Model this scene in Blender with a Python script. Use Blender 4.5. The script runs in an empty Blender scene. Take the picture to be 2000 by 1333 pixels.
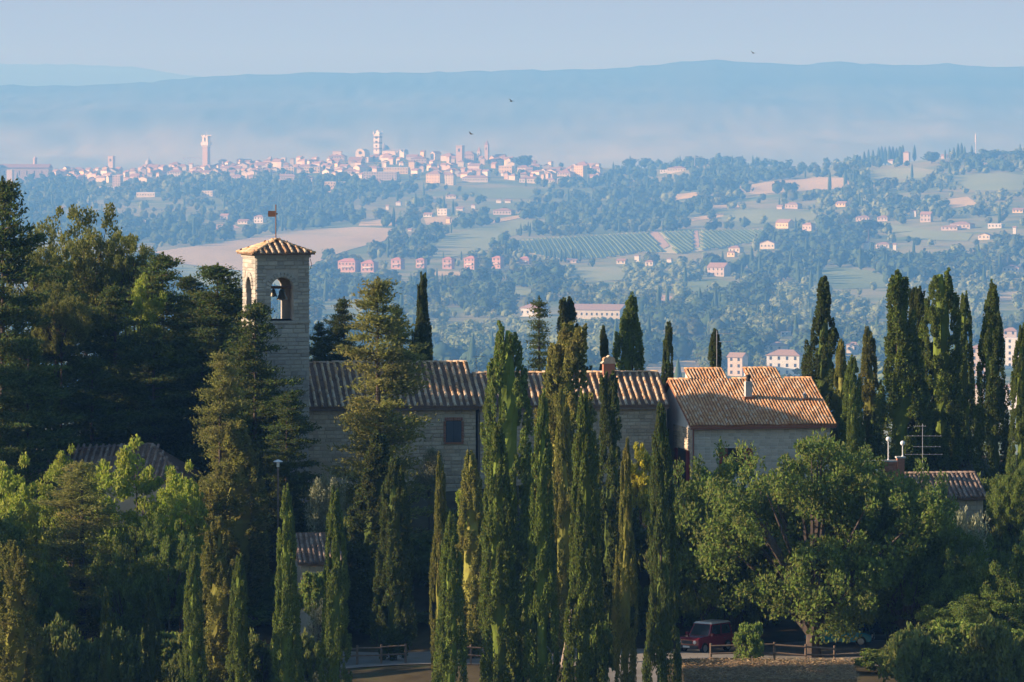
import bpy, math, random
import numpy as np
from mathutils import Vector, Matrix

# ------------------------------------------------------------------ camera, sky, sun, exposure
S = bpy.context.scene
COL = S.collection
F, HY = 10000.0, 250.0            # focal length in photo pixels, photo row of the eye-level horizon
SUN_EL, SUN_AZ = math.radians(19.0), math.radians(5.5)   # sun stands to the side, slightly behind the viewer

cam = bpy.data.objects.new('camera', bpy.data.cameras.new('camera'))
COL.objects.link(cam)
cam.rotation_euler = (math.pi / 2, 0, 0)
cam.data.sensor_width = 36.0
cam.data.lens = 180.0
cam.data.shift_y = -(666.5 - HY) / 2000.0
cam.data.clip_start = 1.0
cam.data.clip_end = 200000.0
S.camera = cam

W = bpy.data.worlds.new('World')
S.world = W
W.use_nodes = True
nt = W.node_tree
sky = nt.nodes.new('ShaderNodeTexSky')
sky.sky_type = 'NISHITA'
sky.sun_disc = False
sky.sun_elevation = SUN_EL
sky.sun_rotation = math.radians(270.0) - SUN_AZ
sky.altitude = 300
sky.air_density = 1.7
sky.dust_density = 1.5
sky.ozone_density = 6.0
bg = nt.nodes['Background']
nt.links.new(sky.outputs[0], bg.inputs[0])
bg.inputs[1].default_value = 0.078

to_sun = Vector((-math.cos(SUN_AZ) * math.cos(SUN_EL), -math.sin(SUN_AZ) * math.cos(SUN_EL), math.sin(SUN_EL)))
sl = bpy.data.lights.new('sun', 'SUN')
sl.energy = 5.0
sl.angle = math.radians(0.53)
sl.color = (1.0, 0.82, 0.66)
sun = bpy.data.objects.new('sun', sl)
COL.objects.link(sun)
sun.rotation_euler = (-to_sun).to_track_quat('-Z', 'Y').to_euler()

S.view_settings.view_transform = 'Standard'
S.view_settings.look = 'None'
S.view_settings.exposure = 1.08
S.view_settings.gamma = 1.0
S.render.engine = 'CYCLES'
S.cycles.use_denoising = True
S.cycles.max_bounces = 6
S.cycles.diffuse_bounces = 2
S.cycles.glossy_bounces = 2
S.cycles.transmission_bounces = 3
S.cycles.transparent_max_bounces = 6
S.cycles.volume_bounces = 3
S.cycles.use_adaptive_sampling = False

HAZE_DENSITY = 1.03e-4

# ------------------------------------------------------------------ helpers
RNG = np.random.default_rng(7)
random.seed(7)

def P(px, py, d):
    return Vector(((px - 1000) / F * d, d, (HY - py) / F * d))

def tag(o, label=None, cat=None, group=None, kind=None):
    if label: o['label'] = label
    if cat: o['category'] = cat
    if group: o['group'] = group
    if kind: o['kind'] = kind
    return o

def empty(name, loc, rz=0.0):
    o = bpy.data.objects.new(name, None)
    o.empty_display_size = 0.5
    o.location = loc
    o.rotation_euler = (0, 0, rz)
    COL.objects.link(o)
    return o

def mesh_np(name, verts, faces, mats=(), midx=None, smooth=False):
    """faces: (n,k) int array (all the same size) or a list of arrays"""
    me = bpy.data.meshes.new(name)
    verts = np.asarray(verts, dtype=np.float32)
    if isinstance(faces, np.ndarray):
        faces = [faces]
    loops = np.concatenate([f.ravel() for f in faces]).astype(np.int32)
    sizes = np.concatenate([np.full(len(f), f.shape[1], np.int32) for f in faces])
    starts = np.concatenate([[0], np.cumsum(sizes)[:-1]]).astype(np.int32)
    me.vertices.add(len(verts)); me.vertices.foreach_set('co', verts.ravel())
    me.loops.add(len(loops)); me.loops.foreach_set('vertex_index', loops)
    me.polygons.add(len(sizes)); me.polygons.foreach_set('loop_start', starts)
    me.polygons.foreach_set('loop_total', sizes)
    if midx is not None: me.polygons.foreach_set('material_index', np.asarray(midx, np.int32))
    me.polygons.foreach_set('use_smooth', np.full(len(sizes), bool(smooth)))
    me.update(calc_edges=True)
    for m in mats: me.materials.append(m)
    return me

def link(name, me, parent=None, loc=(0, 0, 0), rot=(0, 0, 0), scale=(1, 1, 1)):
    o = bpy.data.objects.new(name, me)
    o.location, o.rotation_euler, o.scale = loc, rot, scale
    if parent is not None: o.parent = parent
    COL.objects.link(o)
    return o

class MB:
    """collects simple solids; build() makes one mesh object"""
    def __init__(s): s.v = []; s.f = []
    def poly(s, vs, fs):
        b = len(s.v); s.v += [tuple(v) for v in vs]; s.f += [tuple(i + b for i in f) for f in fs]; return s
    def box(s, x0, x1, y0, y1, z0, z1):
        return s.poly([(x0,y0,z0),(x1,y0,z0),(x1,y1,z0),(x0,y1,z0),(x0,y0,z1),(x1,y0,z1),(x1,y1,z1),(x0,y1,z1)],
                      [(0,3,2,1),(4,5,6,7),(0,1,5,4),(1,2,6,5),(2,3,7,6),(3,0,4,7)])
    def hexa(s, vs):      # 8 corners ordered like box
        return s.poly(vs, [(0,3,2,1),(4,5,6,7),(0,1,5,4),(1,2,6,5),(2,3,7,6),(3,0,4,7)])
    def tube(s, pts, r, n=8, cap=True):
        pts = [Vector(p) for p in pts]
        rs = r if isinstance(r, (list, tuple)) else [r] * len(pts)
        b = len(s.v)
        for i, p in enumerate(pts):
            d = (pts[min(i + 1, len(pts) - 1)] - pts[max(i - 1, 0)]).normalized()
            u = d.orthogonal().normalized() if abs(d.z) < .95 else Vector((1, 0, 0))
            u = (u - d * u.dot(d)).normalized(); w = d.cross(u)
            for k in range(n):
                a = 2 * math.pi * k / n
                s.v.append(tuple(p + (u * math.cos(a) + w * math.sin(a)) * rs[i]))
        for i in range(len(pts) - 1):
            for k in range(n):
                k2 = (k + 1) % n
                s.f.append((b + i*n + k, b + i*n + k2, b + (i+1)*n + k2, b + (i+1)*n + k))
        if cap:
            s.f.append(tuple(b + k for k in reversed(range(n))))
            s.f.append(tuple(b + (len(pts)-1)*n + k for k in range(n)))
        return s
    def lathe(s, prof, cx=0, cy=0, n=12):
        b = len(s.v)
        for r, z in prof:
            for k in range(n):
                a = 2 * math.pi * k / n
                s.v.append((cx + r * math.cos(a), cy + r * math.sin(a), z))
        for i in range(len(prof) - 1):
            for k in range(n):
                k2 = (k + 1) % n
                s.f.append((b+i*n+k, b+i*n+k2, b+(i+1)*n+k2, b+(i+1)*n+k))
        s.f.append(tuple(b + k for k in reversed(range(n))))
        s.f.append(tuple(b + (len(prof)-1)*n + k for k in range(n)))
        return s
    def prism(s, prof, y0, y1, axis='y'):
        """profile polygon in (x,z) extruded along y"""
        n = len(prof); b = len(s.v)
        for y in (y0, y1):
            for x, z in prof: s.v.append((x, y, z) if axis == 'y' else (y, x, z))
        s.f.append(tuple(b + i for i in range(n))); s.f.append(tuple(b + n + i for i in reversed(range(n))))
        for i in range(n):
            j = (i + 1) % n
            s.f.append((b + i, b + n + i, b + n + j, b + j))
        return s
    def mesh(s, name, mat, smooth=False):
        me = bpy.data.meshes.new(name)
        me.from_pydata(s.v, [], s.f)
        me.materials.append(mat)
        if smooth: me.polygons.foreach_set('use_smooth', [True] * len(me.polygons))
        me.validate()
        import bmesh
        bm = bmesh.new(); bm.from_mesh(me); bmesh.ops.recalc_face_normals(bm, faces=bm.faces); bm.to_mesh(me); bm.free()
        return me
    def build(s, name, mat, parent=None, smooth=False, **kw):
        return link(name, s.mesh(name, mat, smooth), parent, **kw)

# ------------------------------------------------------------------ materials
def new_mat(name):
    m = bpy.data.materials.new(name); m.use_nodes = True
    n = m.node_tree; n.nodes.clear()
    return m, n, n.nodes.new('ShaderNodeOutputMaterial')

def ramp_node(n, stops):
    r = n.nodes.new('ShaderNodeValToRGB')
    e = r.color_ramp.elements
    while len(e) < len(stops): e.new(0.5)
    for i, (p, c) in enumerate(stops):
        e[i].position = p; e[i].color = (*c, 1)
    return r

def mixc(n, a, b, fac, mode='MIX'):
    m = n.nodes.new('ShaderNodeMix'); m.data_type = 'RGBA'; m.blend_type = mode
    for sock, v in ((m.inputs[0], fac), (m.inputs[6], a), (m.inputs[7], b)):
        if hasattr(v, 'is_linked') or hasattr(v, 'links'): n.links.new(v, sock)
        elif isinstance(v, (int, float)): sock.default_value = v
        else: sock.default_value = (*v, 1)
    return m.outputs[2]

def noise(n, scale, detail=4, coord='pos', rough=.55, dist=0.0, stretch=None):
    t = n.nodes.new('ShaderNodeTexNoise'); t.inputs['Scale'].default_value = scale
    t.inputs['Detail'].default_value = detail; t.inputs['Roughness'].default_value = rough
    t.inputs['Distortion'].default_value = dist
    if coord == 'pos':
        c = n.nodes.new('ShaderNodeNewGeometry').outputs['Position']
    else:
        c = n.nodes.new('ShaderNodeTexCoord').outputs['Object']
    if stretch:
        mp = n.nodes.new('ShaderNodeMapping'); mp.inputs['Scale'].default_value = stretch
        n.links.new(c, mp.inputs[0]); c = mp.outputs[0]
    n.links.new(c, t.inputs['Vector'])
    return t.outputs['Fac']

def rand_piece(n):
    """random value per object and per loose piece"""
    oi = n.nodes.new('ShaderNodeObjectInfo').outputs['Random']
    ri = n.nodes.new('ShaderNodeNewGeometry').outputs['Random Per Island']
    a = n.nodes.new('ShaderNodeMath'); a.operation = 'ADD'
    n.links.new(oi, a.inputs[0]); n.links.new(ri, a.inputs[1])
    f = n.nodes.new('ShaderNodeMath'); f.operation = 'FRACT'; n.links.new(a.outputs[0], f.inputs[0])
    return f.outputs[0]

def bump(n, h, strength, distance=0.02):
    b = n.nodes.new('ShaderNodeBump'); b.inputs['Strength'].default_value = strength
    b.inputs['Distance'].default_value = distance
    n.links.new(h, b.inputs['Height']); return b.outputs[0]

def surf(name, stops, scale, rough=.9, coord='obj', detail=5, per_piece=None, fine=None, bmp=None, spec=.2, metal=0):
    """matte surface: noise through a colour ramp, optional per-piece tint and a finer grain"""
    m, n, out = new_mat(name)
    b = n.nodes.new('ShaderNodeBsdfPrincipled'); n.links.new(b.outputs[0], out.inputs[0])
    b.inputs['Roughness'].default_value = rough; b.inputs['Specular IOR Level'].default_value = spec
    b.inputs['Metallic'].default_value = metal
    nz = noise(n, scale, detail, coord)
    r = ramp_node(n, stops); n.links.new(nz, r.inputs[0]); c = r.outputs[0]
    if per_piece:
        rr = ramp_node(n, per_piece); n.links.new(rand_piece(n), rr.inputs[0])
        c = mixc(n, c, rr.outputs[0], .6)
    if fine:
        fr = ramp_node(n, [(.3, (fine[1],) * 3), (.7, (1, 1, 1))]); n.links.new(noise(n, fine[0], 3, coord), fr.inputs[0])
        c = mixc(n, c, fr.outputs[0], 1.0, 'MULTIPLY')
    n.links.new(c, b.inputs['Base Color'])
    if bmp: n.links.new(bump(n, noise(n, bmp[0], 4, coord), bmp[1], bmp[2]), b.inputs['Normal'])
    return m

def flat(name, c, rough=.6, spec=.3, metal=0, coat=0):
    m, n, out = new_mat(name)
    b = n.nodes.new('ShaderNodeBsdfPrincipled'); n.links.new(b.outputs[0], out.inputs[0])
    nz = noise(n, 3.0, 4, 'obj'); r = ramp_node(n, [(.3, tuple(x * .85 for x in c)), (.7, c)])
    n.links.new(nz, r.inputs[0]); n.links.new(r.outputs[0], b.inputs['Base Color'])
    b.inputs['Roughness'].default_value = rough; b.inputs['Specular IOR Level'].default_value = spec
    b.inputs['Metallic'].default_value = metal; b.inputs['Coat Weight'].default_value = coat
    return m

def leafmat(name, dark, light, patch=None, patch_scale=.8, trans=.3, coord='obj', spread=(.15, .95)):
    m, n, out = new_mat(name)
    ri = n.nodes.new('ShaderNodeNewGeometry').outputs['Random Per Island']
    r = ramp_node(n, [(spread[0], dark), (spread[1], light)]); n.links.new(ri, r.inputs[0]); c = r.outputs[0]
    if patch:
        pr = ramp_node(n, [(.45, (0, 0, 0)), (.68, (1, 1, 1))]); n.links.new(noise(n, patch_scale, 3, coord), pr.inputs[0])
        c = mixc(n, c, patch, pr.outputs[0])
    # every tree a slightly different tone
    hs = n.nodes.new('ShaderNodeHueSaturation')
    oi = n.nodes.new('ShaderNodeObjectInfo').outputs['Random']
    mr = n.nodes.new('ShaderNodeMapRange'); n.links.new(oi, mr.inputs[0])
    mr.inputs[3].default_value = .8; mr.inputs[4].default_value = 1.2
    n.links.new(mr.outputs[0], hs.inputs['Value']); n.links.new(c, hs.inputs['Color']); c = hs.outputs[0]
    d = n.nodes.new('ShaderNodeBsdfDiffuse'); t = n.nodes.new('ShaderNodeBsdfTranslucent')
    n.links.new(c, d.inputs[0])
    tc = mixc(n, c, (1.0, .95, .35), .25); n.links.new(tc, t.inputs[0])
    mx = n.nodes.new('ShaderNodeMixShader'); mx.inputs[0].default_value = trans
    n.links.new(d.outputs[0], mx.inputs[1]); n.links.new(t.outputs[0], mx.inputs[2])
    n.links.new(mx.outputs[0], out.inputs[0])
    return m
# ------------------------------------------------------------------ the land: one ground sheet, mountains
NEAR = np.array([(100,-39),(200,-37),(260,-34.5),(288,-32.0),(294,-31.3),(308,-31.0),(313,-30.0),(318,-28.0),(325,-25.6),
                 (331,-23.4),(345,-22.6),(360,-22.9),(375,-25),(420,-34),(500,-46),(700,-66),(1000,-84),(1400,-105),(2000,-136),(3120,-189.7)], float)
FS = 2.6            # metres of the far country
FR = [1200,1600,2000,2500,3000,3400,3800,4200,4600,5000,5400,5900,6600,8000,10000,13000]
FD = [d * FS for d in FR]
# photo rows of the ground at those distances, by photo column
FPX = [-900, 0, 200, 400, 600, 750, 950, 1100, 1250, 1400, 1550, 1700, 1850, 2000, 2900]
FPY = {1200:[858]*15, 1600:[775]*15, 2000:[718]*15, 2500:[630]*15, 3000:[563]*15,
 3400:[517,517,518,520,519,518,517,516,514,512,508,503,498,495,490],
 3800:[472,472,472,470,468,466,465,463,460,455,448,440,432,425,420],
 4200:[436,436,436,434,430,427,425,422,418,408,398,385,372,360,352],
 4600:[404,404,403,400,396,392,390,388,382,366,352,335,318,312,306],
 5000:[374,372,368,364,357,352,352,355,350,326,330,322,309,306,303],
 5400:[346,344,340,331,321,309,312,332,331,319,326,324,314,311,309],
 5900:[352,350,347,342,335,325,327,338,337,330,334,333,328,326,325],
 6600:[362]*15, 8000:[372]*15, 10000:[340]*15, 13000:[314]*15}
_tab = np.array([[(HY - FPY[d][j]) / F * d * FS for j in range(len(FPX))] for d in FR])

def ground(x, y):
    x = np.asarray(x, float); y = np.asarray(y, float)
    d = np.maximum(y, 50.0)
    px = np.clip(1000 + F * x / d, FPX[0], FPX[-1] - 1e-6)
    j = np.clip(np.searchsorted(FPX, px, side='right') - 1, 0, len(FPX) - 2)
    fx = np.array(FPX, float)
    u = (px - fx[j]) / (fx[j + 1] - fx[j]); u = u * u * (3 - 2 * u)
    dd = np.clip(d, FD[0], FD[-1] - 1e-3)
    i = np.clip(np.searchsorted(FD, dd, side='right') - 1, 0, len(FD) - 2)
    fd = np.array(FD, float)
    v = (dd - fd[i]) / (fd[i + 1] - fd[i])
    zf = (_tab[i, j] * (1-u) + _tab[i, j+1] * u) * (1-v) + (_tab[i+1, j] * (1-u) + _tab[i+1, j+1] * u) * v
    zn = np.interp(d, NEAR[:, 0], NEAR[:, 1])
    far_w = np.clip((d - 2900) / 220, 0, 1)
    z = zn * (1 - far_w) + zf * far_w
    # gentle undulation
    amp = np.clip((d - 1800) / 3000, 0, 1) * 3.2
    z = z + amp * (np.sin(x / 122 + y / 380) * .5 + np.sin(x / 274 - y / 542 + 1.3) * .7 + np.sin(x / 62 + y / 154 + .4) * .3)
    near_amp = np.clip((d - 150) / 100, 0, 1) * np.clip((700 - d) / 300, 0, 1)
    z = z + near_amp * .18 * (np.sin(x / 3.1 + y / 2.3) + np.sin(x / 7.7 - y / 5.1 + 2))
    return z

def gz(x, y): return float(ground(x, y))

def pix_ground(px, py, lo=1250 * FS, hi=None):
    """distance at which the line of sight through a photo pixel first meets the land"""
    ds = np.linspace(lo, hi or 6000 * FS, 1900)
    z = ground((px - 1000) / F * ds, ds)
    below = (HY - py) / F * ds <= z
    k = int(np.argmax(below))
    return float(ds[k]) if below.any() else None

M_LAND = None
def make_land():
    m, n, out = new_mat('land')
    b = n.nodes.new('ShaderNodeBsdfPrincipled'); n.links.new(b.outputs[0], out.inputs[0])
    b.inputs['Roughness'].default_value = 1; b.inputs['Specular IOR Level'].default_value = .05
    far = ramp_node(n, [(.32, (.10, .15, .055)), (.45, (.15, .20, .08)), (.57, (.28, .27, .14)), (.66, (.12, .18, .07))])
    n.links.new(noise(n, .0025, 6, 'pos', .6, .6), far.inputs[0])
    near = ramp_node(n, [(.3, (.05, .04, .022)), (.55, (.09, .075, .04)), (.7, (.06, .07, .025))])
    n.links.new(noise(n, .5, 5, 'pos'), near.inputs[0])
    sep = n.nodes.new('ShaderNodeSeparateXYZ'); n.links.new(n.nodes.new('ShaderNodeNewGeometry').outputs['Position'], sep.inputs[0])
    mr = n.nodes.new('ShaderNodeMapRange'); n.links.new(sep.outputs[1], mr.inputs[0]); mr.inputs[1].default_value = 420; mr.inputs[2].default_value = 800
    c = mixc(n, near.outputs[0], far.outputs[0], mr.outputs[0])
    n.links.new(c, b.inputs['Base Color'])
    ds = np.unique(np.concatenate([np.linspace(100, 280, 12), np.linspace(280, 380, 70), np.geomspace(380, 3250, 60), np.arange(3250, 15800, 72), np.geomspace(15800, 110000, 50)]))
    pxs = np.concatenate([np.linspace(-3500, -220, 40), np.linspace(-200, 2200, 200), np.linspace(2220, 5500, 40)])
    DD, PX = np.meshgrid(ds, pxs, indexing='ij')
    X = (PX - 1000) / F * DD
    Z = ground(X, DD)
    Z = np.where(DD > 33000, np.minimum(Z, -216 + 0 * DD), Z)
    V = np.stack([X, DD, Z], -1).reshape(-1, 3)
    nr, nc = DD.shape
    idx = np.arange(nr * nc).reshape(nr, nc)
    fc = np.stack([idx[:-1, :-1], idx[:-1, 1:], idx[1:, 1:], idx[1:, :-1]], -1).reshape(-1, 4)
    o = link('ground', mesh_np('ground', V, fc, [m], smooth=True))
    tag(o, 'valley floor and hillsides of dry grass and soil', 'ground', kind='structure')

def vnoise(x, y, seed=0):
    """cheap smooth value noise"""
    xi = np.floor(x).astype(int); yi = np.floor(y).astype(int)
    fx = x - xi; fy = y - yi; fx = fx*fx*(3-2*fx); fy = fy*fy*(3-2*fy)
    def h(a, b):
        v = np.sin(a * 127.1 + b * 311.7 + seed * 74.7) * 43758.5453
        return v - np.floor(v)
    return (h(xi, yi)*(1-fx) + h(xi+1, yi)*fx)*(1-fy) + (h(xi, yi+1)*(1-fx) + h(xi+1, yi+1)*fx)*fy

def ridge(name, label, dist, foot, pts, mat, seed, foot_py):
    px = np.linspace(-1400, 3400, 620)
    top = np.interp(px, [p[0] for p in pts], [p[1] for p in pts])
    t = np.linspace(0, 1, 70)
    T, PX = np.meshgrid(t, px, indexing='ij')
    TOP = np.tile(top, (len(t), 1))
    D = foot + (dist - foot) * T
    ztop = (HY - TOP) / F * dist
    zf = (HY - foot_py) / F * foot
    X = (PX - 1000) / F * D
    shape = T ** 1.25
    Z = zf + (ztop - zf) * shape
    fold = vnoise(X / 1800, D / 3400, seed) * .6 + vnoise(X / 660, D / 1400, seed + 1) * .3 + vnoise(X / 240, D / 600, seed + 2) * .1
    Z = Z + (fold - .5) * 240 * np.sin(np.pi * np.clip(T, 0, 1)) ** .8
    Z[-1] += 0; 
    Z += (vnoise(X / 56, D / 400, seed + 5) - .5) * 12 * T
    # the far side falls away again
    Xb = (PX[:1] - 1000) / F * (dist * 1.08); Db = np.full_like(Xb, dist * 1.08); Zb = np.full_like(Xb, -245.0)
    X = np.vstack([X, Xb]); D = np.vstack([D, Db]); Z = np.vstack([Z, Zb])
    nr, nc = X.shape; idx = np.arange(nr * nc).reshape(nr, nc)
    fc = np.stack([idx[:-1, :-1], idx[:-1, 1:], idx[1:, 1:], idx[1:, :-1]], -1).reshape(-1, 4)
    o = link(name, mesh_np(name, np.stack([X, D, Z], -1).reshape(-1, 3), fc, [mat], smooth=True))
    tag(o, label, 'mountain', kind='structure')

def make_mountains():
    # pale foot stands in for thicker haze, put into the colour; dark woods above
    m, n, out = new_mat('mountain_side')
    b = n.nodes.new('ShaderNodeBsdfPrincipled'); n.links.new(b.outputs[0], out.inputs[0])
    b.inputs['Roughness'].default_value = 1; b.inputs['Specular IOR Level'].default_value = 0
    r = ramp_node(n, [(.35, (.03, .055, .02)), (.6, (.055, .075, .03))]); n.links.new(noise(n, .001, 6, 'pos'), r.inputs[0])
    fr = ramp_node(n, [(.35, (.24, .28, .18)), (.6, (.34, .37, .25))]); n.links.new(noise(n, .0006, 5, 'pos'), fr.inputs[0])
    sep = n.nodes.new('ShaderNodeSeparateXYZ'); n.links.new(n.nodes.new('ShaderNodeNewGeometry').outputs['Position'], sep.inputs[0])
    ad = n.nodes.new('ShaderNodeMath'); ad.operation = 'MULTIPLY_ADD'; n.links.new(noise(n, .0004, 4, 'pos'), ad.inputs[0]); ad.inputs[1].default_value = 360; n.links.new(sep.outputs[2], ad.inputs[2])
    mr = n.nodes.new('ShaderNodeMapRange'); n.links.new(ad.outputs[0], mr.inputs[0]); mr.inputs[1].default_value = 40; mr.inputs[2].default_value = 400
    n.links.new(mixc(n, fr.outputs[0], r.outputs[0], mr.outputs[0]), b.inputs['Base Color'])
    ridge('mountain_ridge', 'long wooded mountain ridge fading to blue behind the hill town', 27000, 19200,
          [(-1400,190),(-400,178),(0,166),(150,168),(300,160),(380,152),(500,145),(640,142),(800,142),(1000,138),(1150,135),(1250,130),(1330,121),
           (1400,117),(1480,123),(1560,127),(1640,121),(1720,126),(1790,128),(1850,125),(1920,131),(2000,130),(2400,136),(3400,160)], m, 3, 356)
    ridge('mountain_ridge', 'faint pale mountain ridge beyond the main blue ridge', 46000, 33000,
          [(-1400,118),(-300,120),(0,125),(150,126),(260,131),(340,144),(420,152),(700,175),(3400,200)], m, 11, 250)

# ------------------------------------------------------------------ fields draped on the land
def inside(px, py, poly):
    px = np.asarray(px, float); py = np.asarray(py, float)
    r = np.zeros(px.shape, bool); n = len(poly)
    for i in range(n):
        x0, y0 = poly[i]; x1, y1 = poly[(i + 1) % n]
        c = (y0 > py) != (y1 > py)
        r ^= c & (px < (x1 - x0) * (py - y0) / ((y1 - y0) if y1 != y0 else 1e-9) + x0)
    return r

def field(name, label, poly, mat, lift=.7, nx=34, ny=12):
    """a field's outline is found on the land, then the sheet is laid on it"""
    xs = [p[0] for p in poly]
    cols = np.linspace(min(xs) + .5, max(xs) - .5, nx)
    V = []; 
    for c in cols:
        ys = []
        for i in range(len(poly)):
            (x0, y0), (x1, y1) = poly[i], poly[(i + 1) % len(poly)]
            if (x0 > c) != (x1 > c): ys.append(y0 + (y1 - y0) * (c - x0) / (x1 - x0))
        ys.sort()
        dn, df = pix_ground(c, ys[-1]), pix_ground(c, ys[0])
        if dn is None or df is None:
            dn = dn or 10000; df = dn + 20
        for t in np.linspace(0, 1, ny):
            d = dn + (df - dn) * t; x = (c - 1000) / F * d
            V.append((x, d, gz(x, d) + lift))
    idx = np.arange(nx * ny).reshape(nx, ny)
    fc = np.stack([idx[:-1, :-1], idx[1:, :-1], idx[1:, 1:], idx[:-1, 1:]], -1).reshape(-1, 4)
    o = link(name, mesh_np(name, V, fc, [mat], smooth=True))
    return tag(o, label, 'field', kind='structure')

def earth(name, stops, scale, stripe=None):
    m, n, out = new_mat(name)
    b = n.nodes.new('ShaderNodeBsdfPrincipled'); n.links.new(b.outputs[0], out.inputs[0])
    b.inputs['Roughness'].default_value = 1; b.inputs['Specular IOR Level'].default_value = .05
    r = ramp_node(n, stops); n.links.new(noise(n, scale, 6, 'pos', .65, .4, (1, .35, 1)), r.inputs[0]); c = r.outputs[0]
    if stripe:
        w = n.nodes.new('ShaderNodeTexWave'); w.inputs['Scale'].default_value = stripe[0]; w.inputs['Distortion'].default_value = 3
        w.inputs['Detail'].default_value = 2
        mp = n.nodes.new('ShaderNodeMapping'); mp.inputs['Rotation'].default_value = (0, 0, stripe[1])
        n.links.new(n.nodes.new('ShaderNodeNewGeometry').outputs['Position'], mp.inputs[0]); n.links.new(mp.outputs[0], w.inputs[0])
        wr = ramp_node(n, [(.35, (.82,) * 3), (.65, (1, 1, 1))]); n.links.new(w.outputs['Fac'], wr.inputs[0])
        c = mixc(n, c, wr.outputs[0], 1.0, 'MULTIPLY')
    n.links.new(c, b.inputs['Base Color'])
    return m

FIELD_POLYS = []
def make_fields():
    stub = earth('stubble', [(.3, (.42, .35, .20)), (.5, (.50, .42, .26)), (.7, (.38, .36, .20))], .006, (.025, .5))
    pale = earth('pale_grass', [(.3, (.22, .28, .12)), (.55, (.28, .33, .16)), (.7, (.37, .36, .20))], .005, (.03, .9))
    green = earth('meadow', [(.3, (.16, .22, .08)), (.6, (.22, .28, .11)), (.75, (.30, .30, .14))], .006, (.025, .3))
    soil = earth('bare_soil', [(.3, (.44, .31, .20)), (.7, (.52, .38, .26))], .02)
    yell = earth('dry_grass', [(.3, (.48, .38, .18)), (.7, (.58, .47, .26))], .03)
    L = [
     ('field', 'wide tan harvested field behind the bell tower roof', [(300,493),(450,472),(600,450),(700,444),(766,447),(764,468),(690,487),(640,503),(600,524),(470,530),(400,522),(310,510)], stub),
     ('field', 'pale green meadow below the tan harvested field', [(300,512),(400,524),(470,532),(610,526),(600,556),(450,566),(330,550)], pale),
     ('field', 'light green grass slope beside the vineyard rows', [(838,492),(870,462),(935,445),(1010,430),(1075,432),(1060,445),(985,466),(960,488),(870,506),(842,508)], pale),
     ('field', 'tan stubble field on the hillside under the cypress ridge', [(1438,366),(1500,356),(1600,347),(1654,349),(1660,362),(1640,370),(1560,374),(1480,381),(1448,375)], stub),
     ('field', 'small yellow field beside the white farm buildings', [(828,428),(870,421),(884,430),(880,440),(832,440)], yell),
     ('field', 'pale strip of dry grass on the wooded slope', [(1305,383),(1360,376),(1365,386),(1320,392)], yell),
     ('field', 'thin pale strip of field above the vineyard', [(1338,429),(1400,419),(1420,417),(1410,425),(1345,434)], yell),
     ('field', 'open green meadow among the woods on the hillside', [(1588,530),(1640,523),(1700,530),(1740,545),(1730,562),(1640,566),(1600,556)], green),
     ('field', 'long tan strip of bare soil slanting between olive trees', [(1225,566),(1300,578),(1375,594),(1368,603),(1300,590),(1235,576)], soil),
     ('field', 'narrow pale meadow in the woods below the red villas', [(948,566),(1000,562),(1045,566),(1042,580),(965,580)], pale),
     ('field', 'flat tan field on the valley floor behind the tiled roofs', [(1262,720),(1300,711),(1372,703),(1372,728),(1262,732)], stub),
     ('field', 'bright green meadow on the valley floor beyond the cypress', [(850,692),(880,686),(915,692),(915,714),(850,716)], green),
     ('field', 'tan field on the valley floor seen beside the bell tower', [(452,572),(476,570),(480,590),(455,590)], stub),
     ('field', 'tan path of dry grass in front of the red villas', [(810,530),(960,533),(966,541),(812,539)], yell),
     ('field', 'small tan clearing under the mast hill', [(1915,318),(1965,317),(1972,325),(1930,328)], stub),
     ('field', 'tan clearing on the far hillside by the cypress tops', [(1945,573),(2000,570),(2000,588),(1950,590)], stub),
     ('field', 'pale clearing among olive trees on the hillside', [(1835,392),(1890,385),(1910,400),(1860,408)], yell),
     ('field', 'dry grass clearing beside the farm lane', [(1380,404),(1440,399),(1445,406),(1390,411)], yell),
     ('field', 'dry bank below the town gardens', [(250,430),(300,432),(305,442),(255,440)], yell),
     ('field', 'tan bank along the lower town lane', [(395,441),(450,437),(470,446),(400,452)], soil),
     ('field', 'tan slope with scattered trees above the harvested field', [(705,432),(770,428),(800,436),(770,442),(700,442)], yell),
     ('field', 'pale green meadow below the vineyard cottages', [(1130,524),(1200,520),(1225,530),(1215,548),(1150,552),(1120,540)], pale),
     ('field', 'light meadow on the slope under the pink farmhouse', [(1330,552),(1400,546),(1450,556),(1430,574),(1350,572)], green),
     ('field', 'green meadow between the woods beside the bell tower', [(612,592),(680,586),(720,596),(700,622),(630,630)], pale),
     ('field', 'pale terrace of dry grass under the cypress ridge', [(1690,334),(1790,328),(1830,334),(1800,350),(1700,352)], pale),
     ('field', 'wide pale olive terrace below the telecom mast', [(1850,345),(1960,338),(2010,345),(2010,372),(1900,374)], pale),
     ('field', 'green slope below the hill town gardens', [(930,372),(1010,366),(1060,374),(1030,388),(950,388)], green),
     ('field', 'pale olive orchard ground above the vineyard', [(1400,412),(1500,410),(1600,416),(1590,432),(1480,438),(1410,432)], pale),
     ('field', 'pale meadow among the houses past the umbrella pine', [(1740,440),(1830,452),(1900,458),(1890,472),(1800,470),(1745,455)], pale),
     ('field', 'tan strip beyond the dark wood', [(945,432),(1035,418),(1040,422),(960,438)], yell),
    ]
    for nm, lb, poly, mt in L:
        field(nm, lb, poly, mt); FIELD_POLYS.append(poly)
    # vineyard: soil sheet, brown gaps, and the rows of vines themselves
    vine = [(985,473),(1100,464),(1280,454),(1500,449),(1495,472),(1420,484),(1330,497),(1250,494),(1180,506),(1100,508),(1050,500),(1000,488)]
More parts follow.
